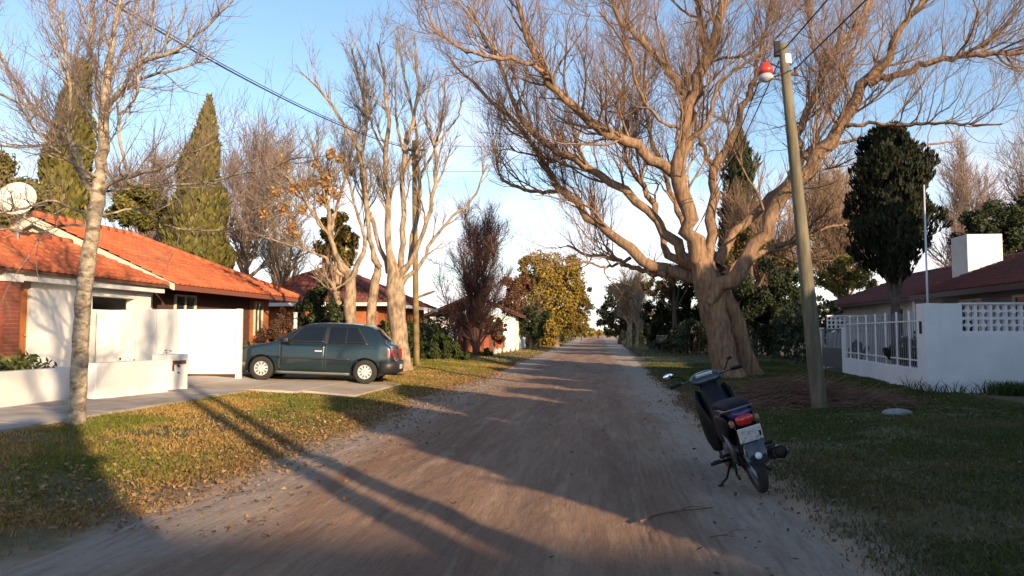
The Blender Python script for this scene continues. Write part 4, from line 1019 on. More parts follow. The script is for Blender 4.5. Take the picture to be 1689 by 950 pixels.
# ---- leafy trees from clumps
def foliage(blobs, d, n, size, pal, depth=1.0, aspect=1.5, sub=9, spread=.25, shell=.55):
    """blobs: (px, py, radius px[, extra distance]); leaves gathered in small clumps on and inside each blob"""
    Cs = []; Ns = []
    A = sum(b[2] ** 2 for b in blobs)
    for b in blobs:
        dd_ = d + (b[3] if len(b) > 3 else 0); c = np.array(P(b[0], b[1], dd_)); r_ = b[2] * dd_ / F_PX; m = max(20, int(n * b[2] ** 2 / A))
        ns = max(sub, int(sub * (r_ / .6)))
        u_ = unit(rng.normal(0, 1, (ns, 3))); sc = c + u_ * (r_ * rng.uniform(shell, 1.0, ns) * np.array([1, depth, 1])[:, None]).T
        k = rng.integers(0, ns, m); v = unit(rng.normal(0, 1, (m, 3))) * (rng.uniform(0, 1, m) ** .5 * r_ * .40)[:, None]
        p = sc[k] + v; Cs.append(p); Ns.append(unit(p - c))
    C = np.vstack(Cs); Nn = np.vstack(Ns)
    keep = C[:, 2] > hgt(C[:, 0], C[:, 1]) + .03; C = C[keep]; Nn = Nn[keep]
    V, Fq = leaves(C, size, Nn, aspect, .8)
    return V, Fq, leaf_colors(len(C), pal, spread)
def leafy(name, label, blobs, d, n, size, pal, trunk_px=None, trunk_r=.1, cat='tree', group=None, mb_=None, **k):
    cx_ = trunk_px if trunk_px is not None else sum(b[0] * b[2] for b in blobs) / sum(b[2] for b in blobs)
    b = at(cx_, d); T = tree_root(name, b, label, cat, group)
    V, Fq, c = foliage(blobs, d, int(n * 1.9), size * .66, pal, **k); np_mesh('crown', V, Fq, M_leaf, T, colors=c, world_of=T)
    tops = sorted(blobs, key=lambda q: -q[2])[:4]
    mid = np.mean([np.array(P(q[0], q[1], d)) for q in tops], 0); bb = np.array(b); bb[2] -= .1
    lm = [(catmull(np.array([[*bb, trunk_r * 1.2], [*(bb * .6 + mid * .4 + np.array([.05, 0, 0])), trunk_r], [*mid, trunk_r * .5]]), 10))]
    V, Fq = tubes(lm[0][None, :, :3], lm[0][None, :, 3], 8); np_mesh('trunk', V, Fq, mb_ or M_trunk_d, T, True, world_of=T)
    parts = []
    for q in blobs:
        e = np.array(P(q[0], q[1], d + (q[3] if len(q) > 3 else 0))); s = lm[0][5, :3]; c_ = catmull(np.array([[*s, trunk_r * .5], [*((s + e) / 2 + np.array([0, 0, -.1])), trunk_r * .35], [*e, trunk_r * .12]]), 7); parts.append(tubes(c_[None, :, :3], c_[None, :, 3], 5))
    V, Fq = join(parts); np_mesh('limb', V, Fq, mb_ or M_trunk_d, T, True, world_of=T)
    return T
GOLD = [(.26, .19, .035), (.30, .21, .04), (.19, .16, .035), (.24, .15, .03)]
OLIVE = [(.12, .125, .028), (.17, .15, .035), (.09, .1, .024), (.2, .16, .04)]
DARKG = [(.022, .035, .014), (.03, .045, .016), (.018, .028, .013), (.04, .05, .018)]
MIDG = [(.045, .07, .018), (.06, .085, .02), (.035, .055, .016), (.08, .09, .025)]
BROWN = [(.16, .075, .035), (.12, .055, .03), (.2, .1, .04), (.1, .06, .03)]
ge = 'evergreens in the background'
leafy('evergreen_tree', 'olive evergreen behind the satellite dish', [(18, 315, 52), (-40, 300, 60), (66, 335, 36), (-10, 350, 40)], 30, 9000, .16, OLIVE, group=ge)
leafy('evergreen_tree', 'low olive evergreen showing over the roof between the two cypresses', [(235, 335, 34), (205, 350, 30), (258, 360, 30)], 38, 5000, .16, OLIVE, group=ge)
leafy('golden_shrub_tree', 'bushy golden evergreen behind the leaning pale tree', [(552, 375, 24), (560, 402, 27), (543, 412, 22), (573, 388, 18), (560, 428, 24), (552, 358, 12)], 29, 5500, .13, GOLD + [(.05, .06, .02)], mb_=M_bark_p)
leafy('dark_shrub', 'tall dark green shrub right behind the car roof', [(535, 500, 30), (552, 528, 32), (510, 522, 24), (540, 475, 18), (500, 545, 22), (545, 550, 26), (520, 495, 16)], 27, 7000, .10, DARKG + [(.09, .1, .03)], cat='shrub')
leafy('brown_hedge', 'brown clipped hedge at the corner of the brick house', [(462, 545, 24), (448, 560, 22), (478, 562, 22), (465, 525, 14)], 26.5, 5000, .07, [(.09, .045, .03), (.12, .06, .035), (.07, .045, .025)], cat='hedge')
leafy('green_shrub', 'dense low green shrub right of the yellow-lit wooden pole', [(724, 575, 20), (745, 584, 19), (704, 583, 17), (765, 588, 13), (735, 563, 12)], 34, 6500, .10, MIDG, cat='shrub')
leafy('green_shrub', 'small yellow-green shrub between the pale trunks', [(634, 552, 13), (640, 575, 13), (630, 535, 8)], 26, 1500, .08, OLIVE, cat='shrub')
leafy('low_shrub', 'low leafy shrub left of the whitewashed edging stones', [(790, 588, 10), (805, 584, 9), (778, 592, 8)], 40, 1500, .10, MIDG, cat='shrub')
leafy('brown_shrub', 'brown leafy shrub hiding the cottage beside the bare reddish shrub', [(805, 548, 15), (822, 553, 12), (795, 560, 13), (812, 530, 11), (830, 540, 8)], 49, 3500, .13, BROWN + [(.05, .055, .02)], cat='shrub')
leafy('round_shrub', 'rounded dark green shrub in front of the golden tree', [(872, 530, 24), (888, 522, 20), (858, 540, 16), (880, 546, 18)], 58, 4500, .17, DARKG, cat='shrub')
leafy('golden_tree', 'big bushy golden-yellow tree on the left of the far road', [(898, 450, 36), (938, 462, 32), (876, 482, 28), (918, 500, 38), (950, 505, 24), (905, 535, 28), (935, 440, 22), (945, 535, 18), (962, 480, 12), (870, 440, 16)], 74, 16000, .24, GOLD, trunk_r=.3, mb_=M_bark)
leafy('russet_tree', 'russet-leaved small tree between the bare shrub and the golden tree', [(845, 480, 20), (862, 470, 18), (850, 500, 18), (835, 505, 14)], 62, 4000, .17, BROWN)
leafy('far_tree', 'far olive tree at the left end of the road', [(960, 535, 12), (950, 545, 10), (968, 548, 8)], 120, 1800, .3, OLIVE + GOLD, group=ge)
leafy('far_tree', 'far golden scrub closing the end of the road', [(975, 549, 7), (990, 550, 7), (1003, 549, 7), (965, 551, 6), (1015, 550, 6)], 190, 1500, .4, GOLD, group=ge)
leafy('far_evergreen', 'dark evergreen on the right of the far road behind the sunlit bare tree', [(1003, 512, 16), (1016, 485, 20), (998, 535, 12), (1022, 525, 20), (1035, 500, 22), (1012, 545, 12), (1045, 530, 20)], 92, 6000, .26, DARKG, trunk_r=.2)
leafy('dark_hedge_tree', 'dark leafy tree beyond the low branches left of the huge trunk', [(1082, 520, 24), (1108, 500, 30), (1138, 482, 30), (1118, 545, 26), (1150, 530, 28), (1090, 555, 20), (1070, 545, 14), (1140, 565, 20)], 52, 11000, .17, DARKG + [(.06, .05, .02)], trunk_r=.18)
leafy('dark_hedge_tree', 'brownish leafy tree above the dark hedge left of the huge trunk', [(1095, 462, 22), (1125, 450, 22), (1150, 440, 18), (1070, 475, 14)], 50, 3500, .15, [(.08, .06, .025), (.06, .06, .02), (.11, .07, .03)], trunk_r=.14)
leafy('garden_evergreen', 'dark broadleaf evergreen right behind the huge tree', [(1240, 478, 34), (1275, 462, 32), (1268, 510, 36), (1300, 500, 32), (1245, 530, 30), (1308, 545, 26), (1325, 470, 20), (1330, 520, 20), (1275, 560, 22)], 38, 13000, .14, DARKG, trunk_r=.16)
leafy('garden_evergreen', 'golden-brown leafy tree showing through the fork of the huge tree', [(1205, 425, 26), (1240, 408, 28), (1275, 418, 24), (1225, 385, 16), (1300, 440, 14)], 41, 5000, .14, [(.15, .1, .03), (.1, .075, .025), (.07, .06, .02)], trunk_r=.15)
leafy('garden_evergreen', 'olive bush below the golden bare tree beyond the railing', [(1370, 455, 22), (1400, 440, 24), (1425, 462, 20), (1395, 470, 20)], 47, 3000, .15, OLIVE)
leafy('broad_evergreen', 'broad dark evergreen behind the right-hand roof', [(1605, 385, 32), (1640, 365, 34), (1680, 362, 40), (1650, 400, 36), (1720, 350, 44), (1590, 405, 20), (1700, 400, 40)], 38, 13000, .15, DARKG + [(.06, .07, .02)], trunk_r=.2)
leafy('garden_bush', 'dark bush inside the railing near the white corner pillar', [(1488, 572, 16), (1500, 588, 16), (1470, 585, 12)], 19.6, 3000, .06, DARKG, cat='shrub')
leafy('garden_bush', 'small bush against the far garden wall behind the railing', [(1412, 573, 9), (1425, 578, 8), (1402, 582, 7)], 26.5, 1300, .07, DARKG, cat='shrub')
# ---- cypresses and conifers
def conifer(name, label, d, tip, prof, n, size, pal, lump=.18, hole=.28, aspect=2.6, trunk_to=None, cat='tree', group=None):
    """prof: (py, half width px[, centre px]) from the tip downwards"""
    prof = sorted(prof); pys = np.array([q[0] for q in prof], float); hw = np.array([q[1] for q in prof], float); cx_ = np.array([q[2] if len(q) > 2 else tip for q in prof], float)
    b = at(cx_[-1], d); T = tree_root(name, b, label, cat, group)
    w = hw + 3; cdf = np.concatenate([[0], np.cumsum((w[1:] + w[:-1]) / 2 * np.diff(pys))]); cdf /= cdf[-1]
    py = np.interp(rng.uniform(0, 1, n), cdf, pys); h = np.interp(py, pys, hw); c = np.interp(py, pys, cx_)
    th = rng.uniform(0, 2 * np.pi, n)
    lm = 1 + lump * 2 * (fbm(th * 1.6 + 9, py / 22.0, 1.0, 31) - .5) + lump * .8 * np.sin(th * 3 + py / 17.0)
    lm = np.where(fbm(th * 2.3 + 3, py / 15.0, 1.3, 43) > hole, lm, lm * .72)
    rad = h * lm * (1 - .5 * rng.uniform(0, 1, n) ** 2.2)
    s = d / F_PX; ax = np.array(P(844.5, 548, d)); right = np.array([math.cos(YAW), math.sin(YAW), 0]); fw = np.array(FWD)
    Cn = ax[None] + right[None] * ((c - 844.5 + rad * np.cos(th)) * s)[:, None] + fw[None] * (rad * np.sin(th) * s)[:, None]
    Cn[:, 2] = CAM_H + (548 - py) * s
    out_ = right[None] * np.cos(th)[:, None] + fw[None] * np.sin(th)[:, None]
    a = unit(out_ * .45 + np.array([0, 0, 1.0]) + rng.normal(0, .3, (n, 3))); nn2 = unit(out_ + rng.normal(0, .5, (n, 3))); sd = unit(np.cross(a, nn2))
    sz = (size * rng.uniform(.6, 1.4, n))[:, None]
    V = np.stack([Cn - a * sz * aspect * .5, Cn + sd * sz * .5, Cn + a * sz * aspect * .5, Cn - sd * sz * .5], 1).reshape(-1, 3)
    np_mesh('crown', V, np.arange(4 * n).reshape(-1, 4), M_leaf, T, colors=leaf_colors(n, pal, .3), world_of=T)
    zt_ = CAM_H + (548 - pys[0]) * s
    ztk = np.linspace(b.z - .1, zt_ - .2, 8); cz = np.interp(548 - (ztk - CAM_H) / s, pys, cx_)
    pts = np.array([ax + right * (q - 844.5) * s for q in cz]); pts[:, 2] = ztk
    V, Fq = tubes(pts[None], np.linspace(.16, .02, 8)[None], 8); np_mesh('trunk', V, Fq, M_trunk_d, T, True, world_of=T)
    return T
CYP = [(.12, .12, .028), (.16, .145, .034), (.085, .09, .024), (.19, .155, .04)]
conifer('cypress_tree', 'tall olive cypress with blunt top behind the roof, nearer the satellite dish', 31, 122, [(92, 6, 122), (110, 14, 120), (150, 20, 116), (200, 30, 110), (260, 36, 105), (320, 40, 102), (400, 44, 102), (520, 44, 102)], 15000, .13, CYP)
conifer('cypress_tree', 'tall pointed green cypress behind the terracotta roof, left of the hazy bare tree', 34, 338, [(153, 1.5, 338), (180, 9, 336), (210, 16, 332), (250, 27, 326), (300, 35, 324), (350, 44, 323), (400, 49, 322), (440, 50, 322), (540, 48, 322)], 17000, .14, CYP)
conifer('dark_conifer', 'dark spire conifer seen through the crown of the huge tree', 48, 1225, [(212, 1.5), (240, 14), (270, 24), (300, 22), (340, 30), (400, 32), (460, 36), (540, 36)], 6000, .2, DARKG, .45)
CY = conifer('dark_cypress', 'dense blackish-green cypress with bare lower trunk inside the right-hand railing', 21.5, 1480, [(203, 14, 1476), (222, 34, 1472), (255, 48, 1474), (300, 57, 1480), (345, 60, 1476), (385, 61, 1470), (415, 48, 1470), (440, 30, 1474), (462, 10, 1477), (470, 3, 1477)], 24000, .07, [(.012, .02, .010), (.018, .028, .012), (.025, .032, .014), (.035, .03, .015)], .42, .44)
b = at(1478, 21.5)
q = [np.array([[P(1478, y, 21.5).x + dx, P(1478, y, 21.5).y + dy, z_, r_] for (y, z_, r_, dx, dy) in L]) for L in ([(600, b.z - .1, .12, 0, 0), (560, 1.0, .10, .02, 0), (500, 2.2, .09, 0, 0), (440, 3.4, .07, 0, 0)], [(500, 1.9, .07, 0, 0), (460, 2.8, .05, .18, .1), (420, 4.0, .03, .45, .1)], [(500, 1.7, .06, 0, 0), (470, 2.6, .05, -.2, -.05), (420, 3.9, .03, -.5, 0)], [(500, 2.1, .05, 0, 0), (470, 3.0, .04, .06, -.2), (420, 4.0, .03, .15, -.35)])]
parts = [tubes(catmull(a, 12)[None, :, :3], catmull(a, 12)[None, :, 3], 8) for a in q]
V, Fq = join(parts); np_mesh('limb', V, Fq, M_trunk_d, CY, True, world_of=CY)

# ---- garden hedges and scrub that close the view down to the ground
def hedge(label, pts, h, w, n, size, pal, name='garden_hedge', cat='hedge'):
    pts = np.array(pts, float); seg = np.linalg.norm(np.diff(pts, axis=0), axis=1); cum = np.concatenate([[0], np.cumsum(seg)])
    s = rng.uniform(0, cum[-1], n); i = np.clip(np.searchsorted(cum, s) - 1, 0, len(seg) - 1); u = ((s - cum[i]) / seg[i])[:, None]
    c = pts[i] * (1 - u) + pts[i + 1] * u; dv_ = unit(pts[i + 1] - pts[i]); nv = np.stack([dv_[:, 1], -dv_[:, 0]], 1)
    hh = h * (.55 + .75 * fbm(s, s * 0, .35, int(h * 17) + len(label))); t_ = rng.uniform(0, 1, n) ** .7
    q = rng.choice([-1, 1], n) * w * np.sqrt(np.clip(1.05 - t_ ** 3, 0, 1)) * rng.uniform(.55, 1.05, n) * (.8 + .5 * fbm(s, t_ * 3, 1.1, 9))
    xy = c + nv * q[:, None]; T = tree_root(name, (pts[:, 0].mean(), pts[:, 1].mean(), 0), label, cat, None)
    C = np.column_stack([xy, hgt(xy[:, 0], xy[:, 1]) + .05 + t_ * hh]); V, Fq = leaves(C, size, np.column_stack([nv * np.sign(q)[:, None], .4 + 0 * q]), 1.5, .8)
    np_mesh('foliage', V, Fq, M_leaf, T, colors=leaf_colors(n, pal), world_of=T)
    k = max(4, int(cum[-1] / 1.2)); st = []
    for j in range(k):
        s_ = (j + .5) / k * cum[-1]; i_ = min(int(np.searchsorted(cum, s_) - 1), len(seg) - 1); b = pts[i_] + (pts[i_ + 1] - pts[i_]) * (s_ - cum[i_]) / seg[i_]
        z_ = hz(b[0], b[1]); st.append([[b[0], b[1], z_ - .1], [b[0] + rng.normal(0, .1), b[1], z_ + h * .4], [b[0] + rng.normal(0, .2), b[1] + rng.normal(0, .2), z_ + h * .8]])
    V, Fq = tubes(np.array(st), np.tile([.05, .035, .015], (k, 1)), 5); tag(np_mesh('stems', V, Fq, M_trunk_d, T, world_of=T), kind='stuff')
hedge('long dark hedge behind the huge tree along the right-hand gardens', [(8.4, 30), (9.0, 40), (8.6, 52), (8.0, 66), (7.6, 80)], 2.6, .9, 15000, .12, DARKG)
hedge('dark undergrowth under the trees left of the huge trunk', [(5.6, 44), (5.2, 54), (4.8, 64)], 2.2, 1.1, 8000, .12, DARKG + [(.05, .045, .02)])
hedge('low green scrub on the right of the far road', [(5.0, 78), (4.6, 100), (4.4, 130)], 2.4, 1.2, 6000, .2, DARKG + MIDG)
hedge('mixed hedge under the golden tree on the left of the far road', [(-6.8, 62), (-6.6, 75), (-6.2, 90), (-5.6, 120)], 1.9, 1.0, 9000, .16, MIDG + OLIVE + BROWN)
hedge('reddish brown scrub in front of the white cottage', [(-9.4, 46), (-8.8, 50), (-8.6, 53.5)], 2.6, 1.0, 6000, .10, BROWN + [(.05, .045, .02), (.07, .06, .025)])
hedge('dark clipped hedge just inside the right-hand railing', [(8.1, 18.3), (8.4, 20.2), (8.7, 22.0)], 1.35, .4, 7000, .05, DARKG)  # hedge added to darken the garden behind the railing
hedge('dark hedge beside the house with the dark red roof', [(-9.0, 33), (-8.8, 37), (-9.2, 43)], 1.5, .7, 6000, .09, DARKG + MIDG)
# far side background: a wood that reads as one mass
bl = []
for i in range(46):
    bl.append((-300 + i * 50 + rng.uniform(-15, 15), 530 + rng.uniform(-8, 10), rng.uniform(16, 26), rng.uniform(-12, 25)))
bl = [q for q in bl if not (955 < q[0] < 1010)]
V, Fq, c = foliage(bl, 135, 16000, .5, OLIVE + DARKG + BROWN); o = np_mesh('distant_wood', V, Fq, M_leaf, colors=c)
tag(o, 'band of distant trees and scrub behind the gardens', 'trees', kind='stuff')

# ---- what stands behind the camera and throws the long shadows
ld = Vector((LIGHT.x, LIGHT.y, 0)).normalized()
def back(px, py, t):
    g = G(px, py); p = g - ld * t; return Vector((p.x, p.y, hz(p.x, p.y)))
def shade_tree(label, pts, h, r0, spread, counts):
    T = tree_root('bare_tree', pts[0], label, 'tree', None); limbs = []
    for b in pts:
        n = 12; tt = np.linspace(0, 1, n)[:, None]
        p = np.array(b) + np.array([0, 0, 1.0]) * tt * h + rng.normal(0, .03, (n, 3)) * tt; p[0, 2] -= .15
        rr_ = r0 * (1 - .75 * tt[:, 0]); V, Fq = tubes(p[None], rr_[None], 10); np_mesh('trunk', V, Fq, M_bark, T, True, world_of=T); limbs.append((p, rr_))
    LP, LR = stackP(limbs, 12)
    b1 = grow(LP, LR, counts[0], spread, (25, 55), .5, 9, .12, .12, (.5, 1.0), .2, .3, .02, .07); b2 = grow(b1[0], b1[1], counts[1], spread * .5, (20, 55), .5, 6, .1, .15, (.2, 1.0), .3, .3, .008, .02)
    V, Fq = join([tubes(*b1, 6), tubes(*b2, 3)]); tag(np_mesh('branches', V, Fq, M_bark, T, True, world_of=T), kind='stuff')
    return T
shade_tree('twin-stemmed bare tree behind the viewer throwing long shadows', [back(822, 890, 9), back(700, 882, 9)], 8.5, .17, 2.6, (18, 120))
shade_tree('single bare tree behind the viewer beside the house', [back(150, 872, 12)], 9.0, .22, 2.6, (14, 90))
# unseen evergreens and a house added on the right to shade the near ground
def side_evergreen(label, x, y, h, r, n=2600):
    T = tree_root('side_evergreen', (x, y, hz(x, y)), label, 'tree', 'evergreens beside the viewer')
    t_ = rng.uniform(0, 1, n) ** .8; th = rng.uniform(0, 2 * np.pi, n); rr_ = r * np.sqrt(np.clip(1.02 - t_ ** 2.2, 0, 1)) * (.75 + .3 * rng.uniform(0, 1, n)) * np.where(t_ < .05, .6, 1)
    C = np.stack([x + rr_ * np.cos(th), y + rr_ * np.sin(th), hz(x, y) + .15 + t_ * (h - .15)], 1)
    V, Fq = leaves(C, .55, np.stack([np.cos(th), np.sin(th), .3 + 0 * th], 1), 1.3, .5); np_mesh('crown', V, Fq, M_leaf, T, colors=leaf_colors(n, DARKG), world_of=T)
    p = np.array([[x, y, hz(x, y) - .1], [x, y, h * .5], [x, y, h * .9]]); V, Fq = tubes(p[None], np.array([[.16, .12, .04]]), 8); np_mesh('trunk', V, Fq, M_trunk_d, T, True, world_of=T)
edge0 = back(985, 846, 10.5)
SIDE = [(edge0.x + 1.35, edge0.y + .6, 5.2, 1.35), (edge0.x + 2.9, edge0.y + 2.6, 5.6, 1.7), (edge0.x + 4.3, edge0.y + 4.9, 5.0, 1.7), (edge0.x + 5.4, edge0.y + 7.3, 5.4, 1.8), (edge0.x + 6.5, edge0.y + 9.8, 6.8, 1.9), (edge0.x + 7.6, edge0.y + 12.2, 7.4, 1.9), (edge0.x + 9.0, edge0.y + 14.0, 7.6, 1.9)]
for i, (x, y, h, r) in enumerate(SIDE): side_evergreen('dense evergreen in the unseen row added for shade right of the viewer', x, y, h, r)
g_ = back(25, 800, 14); side_evergreen('lone evergreen behind the viewer whose shadow falls on the left verge', g_.x, g_.y, 4.5, .75)
HB = empty('shade_house', (13, -17, .12), label='two-storey white house added for shade, unseen behind the viewer', cat='house')
mb = MB()
hy1 = -14.1; hx0 = 8.2; hx1 = 19
for b in ((hx0, hx0 + .2, hy1 - 8, hy1), (hx0 + .2, hx1, hy1 - .2, hy1), (hx1, hx1 + .2, hy1 - 8, hy1), (hx0 + .2, hx1, hy1 - 8, hy1 - 7.8)): mb.box(*b, 0, 5.9)
for x_ in (hx0, hx1): mb.prism([(x_, hy1 - 8, 5.9), (x_, hy1, 5.9), (x_, hy1 - 4, 7.2)], (.2, 0, 0))
mb.build('walls', M_white, HB, local=False)
roof(HB, [((hx0 - .4, hy1 + .4, 5.9), (hx1 + .6, hy1 + .4, 5.9), (hx0 - .4, hy1 - 4, 7.45), (hx1 + .6, hy1 - 4, 7.45)), ((hx1 + .6, hy1 - 8.4, 5.9), (hx0 - .4, hy1 - 8.4, 5.9), (hx1 + .6, hy1 - 4, 7.45), (hx0 - .4, hy1 - 4, 7.45))], [((hx0 - .4, hy1 - 4, 7.5), (hx1 + .6, hy1 - 4, 7.5))], M_tile)
for x_ in (10.5, 13.5, 16.5):
    for z_ in (1.0, 3.6): window(HB, 'x', (x_, hy1), 1.3, 1.2, z_, 1)

# ================================================================== poles and wires
M_pole = mat('weathered_pole', (.17, .15, .10), .9, (.10, .09, .06), 3.0, .5, 30, stretch=(4, 4, .5))
M_wire = mat('black_cable', (.02, .02, .022), .6)
pb_ = G(1352, 674); dP = (pb_ - Vector((0, 0, CAM_H))).dot(FWD)
pt_ = P(1291, 72, dP)
UP = empty('utility_pole', pb_, label='leaning grey wooden utility pole with red lamp head in front of the huge tree', cat='pole')
ax_ = (pt_ - pb_)
mb = MB(); mb.tube([pb_ - ax_ * .03] + [pb_ + ax_ * t for t in (0, .25, .5, .75, 1.0)], [.14, .135, .125, .11, .095, .08], 14); mb.build('shaft', M_pole, UP, local=False, smooth=True)
rt = Vector((math.cos(YAW), math.sin(YAW), 0))
def onp(t): return pb_ + ax_ * t
mb = MB(); mb.lathe([(.001, -.09), (.085, -.09), (.092, -.07), (.092, .07), (.085, .09), (.001, .09)], onp(.955) + rt * .03, ax_, 14); mb.build('insulator_box', mat('white_enamel', (.75, .74, .68), .4), UP, local=False, smooth=False)
mb = MB(); mb.box(-.045, .045, -.05, .05, -.13, .13, Matrix.Translation(onp(.985) - rt * .115)); mb.build('fuse_holder', M_dark, UP, local=False)
M_red = mat('red_lamp_enamel', (.62, .035, .02), .35, coat=.3)
lp = P(1263, 114, dP - .1)
mb = MB(); mb.tube([onp(.925), onp(.93) - rt * .12 + Vector((0, 0, .03)), lp + Vector((0, 0, .14))], .016, 8); mb.build('lamp_arm', M_dark, UP, local=False)
mb = MB(); mb.lathe([(.001, .12), (.05, .12), (.085, .08), (.125, .0), (.13, -.09), (.11, -.09), (.001, -.05)], lp, (0, 0, 1), 18); mb.build('lamp_hood', M_red, UP, local=False, smooth=True)
mb = MB(); mb.lathe([(.10, -.085), (.135, -.14), (.13, -.2), (.001, -.25)], lp, (0, 0, 1), 18); mb.build('lamp_bowl', mat('lamp_glass', (.34, .37, .42), .15), UP, local=False, smooth=True)
mb = MB(); mb.tube([onp(.915) - rt * .14, onp(.915) + rt * .22], .025, 6); mb.tube([onp(.915) + rt * .18 + Vector((0, 0, 0)), onp(.915) + rt * .18 + Vector((0, 0, .12))], .035, 8); mb.build('bracket', mat('rusty_bracket', (.1, .06, .045), .8), UP, local=False)
pl_ = G(687, 603); dL = (pl_ - Vector((0, 0, CAM_H))).dot(FWD); ptl = P(683, 232, dL)
UL = empty('wooden_pole', pl_, label='slim wooden cable pole with yellow-lit foot beside the pale trees', cat='pole')
mb = MB(); mb.tube([pl_ - Vector((0, 0, .2)), pl_, pl_ * .5 + ptl * .5, ptl], [.125, .12, .10, .085], 12); mb.build('shaft', mat('yellow_wood', (.22, .16, .06), .85, (.13, .09, .04), 3, .3, 30), UL, local=False, smooth=True)
mb = MB(); mb.tube([ptl - Vector((0, 0, .35)) - rt * .45, ptl - Vector((0, 0, .35)) + rt * .45], .045, 6); mb.build('crossarm', M_trunk_d, UL, local=False)
a_ = P(690, 490, dL); mb = MB(); mb.tube([a_, P(706, 484, dL - .2), P(718, 480, dL - .3)], [.04, .05, .03], 6); mb.build('cut_branch_bracket', M_bark_p, UL, local=False)
def wire(label, a, b, sag, r=.010, grp='overhead wires'):
    a = Vector(a); b = Vector(b); n = 40
    pts = [a.lerp(b, i / n) - Vector((0, 0, 4 * sag * (i / n) * (1 - i / n))) for i in range(n + 1)]
    mb = MB(); mb.tube(pts, r, 5); o = mb.build('overhead_wire', M_wire, smooth=True); return tag(o, label, 'wire', grp)
lw_ = 'black overhead wire over the left gardens running to the slim wooden pole'
for i, (dx, dz) in enumerate(((-.16, -.3), (0, -.32), (.14, -.3))):
    wire(lw_, ptl + rt * dx + Vector((0, 0, dz)), (-7.4 + dx, -14, 8.0 + dz), 1.75 + .06 * i, .008)
rw_ = 'black overhead wire climbing from the leaning utility pole over the right verge'
wire('upper ' + rw_, onp(.985) + rt * .02, (5.4, -26, 7.2), .55, .013); wire('lower ' + rw_, onp(.915) + rt * .18 + Vector((0, 0, .1)), (5.9, -26, 6.7), .55, .013)
fw_ = 'black overhead wire running from the leaning utility pole on along the road'
far = P(1092, 468, 58)
wire('upper ' + fw_, onp(.95) - rt * .1, (far.x, far.y, far.z + 2.2), 1.3, .012); wire('lower ' + fw_, lp + Vector((0, 0, .1)), (far.x + .2, far.y, far.z + 1.9), 1.35, .012)
sw_ = 'thin service wire crossing high over the road behind the pale tree'
wire('upper ' + sw_, ptl - Vector((0, 0, .1)), P(1190, 190, 27), .5, .007); wire('lower ' + sw_, ptl - Vector((0, 0, 1.1)), P(1180, 225, 27), .45, .007)
# small far pole on the right
fp = at(1092, 52); FP = empty('thin_post', fp, label='thin pale post standing in front of the dark hedge left of the huge trunk', cat='post')
mb = MB(); mb.tube([fp - Vector((0, 0, .1)), (fp.x, fp.y, top_h(492, 52))], [.075, .06], 8); mb.build('shaft', M_pole, FP, local=False, smooth=True)
mb = MB(); mb.tube([(fp.x - .25, fp.y, top_h(497, 52)), (fp.x + .25, fp.y, top_h(497, 52))], .04, 6); mb.build('crossarm', M_pole, FP, local=False)
fp = at(888, 62); FP = empty('thin_post', fp, label='thin pale post in front of the golden tree', cat='post')
mb = MB(); mb.tube([fp - Vector((0, 0, .1)), (fp.x, fp.y, top_h(487, 62))], [.08, .06], 8); mb.build('shaft', M_pole, FP, local=False, smooth=True)
mb = MB(); mb.tube([(fp.x - .25, fp.y, top_h(490, 62)), (fp.x + .25, fp.y, top_h(490, 62))], .04, 6); mb.build('crossarm', M_pole, FP, local=False)
fp = at(487, 26.5); FP = empty('fence_post', fp, label='white fence post in front of the dark shrub behind the car', cat='post')
mb = MB(); mb.box(fp.x - .045, fp.x + .045, fp.y - .045, fp.y + .045, fp.z - .1, top_h(517, 26.5)); mb.prism([(fp.x - .06, fp.y - .06, top_h(517, 26.5)), (fp.x + .06, fp.y - .06, top_h(517, 26.5)), (fp.x + .06, fp.y + .06, top_h(517, 26.5)), (fp.x - .06, fp.y + .06, top_h(517, 26.5))], (0, 0, .04)); mb.build('post', M_white, FP, local=False)
# wire rubbish basket on a stand by the right verge
bp = G(1092, 583); BK = empty('rubbish_basket', bp, label='dark rubbish basket on a stand at the right edge of the far road', cat='basket')
mb = MB(); mb.tube([bp - Vector((0, 0, .1)), bp + Vector((0, 0, .8))], .03, 6); mb.build('stand', M_iron, BK, local=False)
mb = MB()
for s in (-.3, .3): mb.box(bp.x + s - .02, bp.x + s + .02, bp.y - .25, bp.y + .25, bp.z + .7, bp.z + 1.15)
for s in (-.25, .25): mb.box(bp.x - .28, bp.x + .28, bp.y + s - .015, bp.y + s + .015, bp.z + .7, bp.z + 1.15)
mb.box(bp.x - .28, bp.x + .28, bp.y - .235, bp.y + .235, bp.z + .68, bp.z + .71); mb.build('basket', M_iron, BK, local=False)

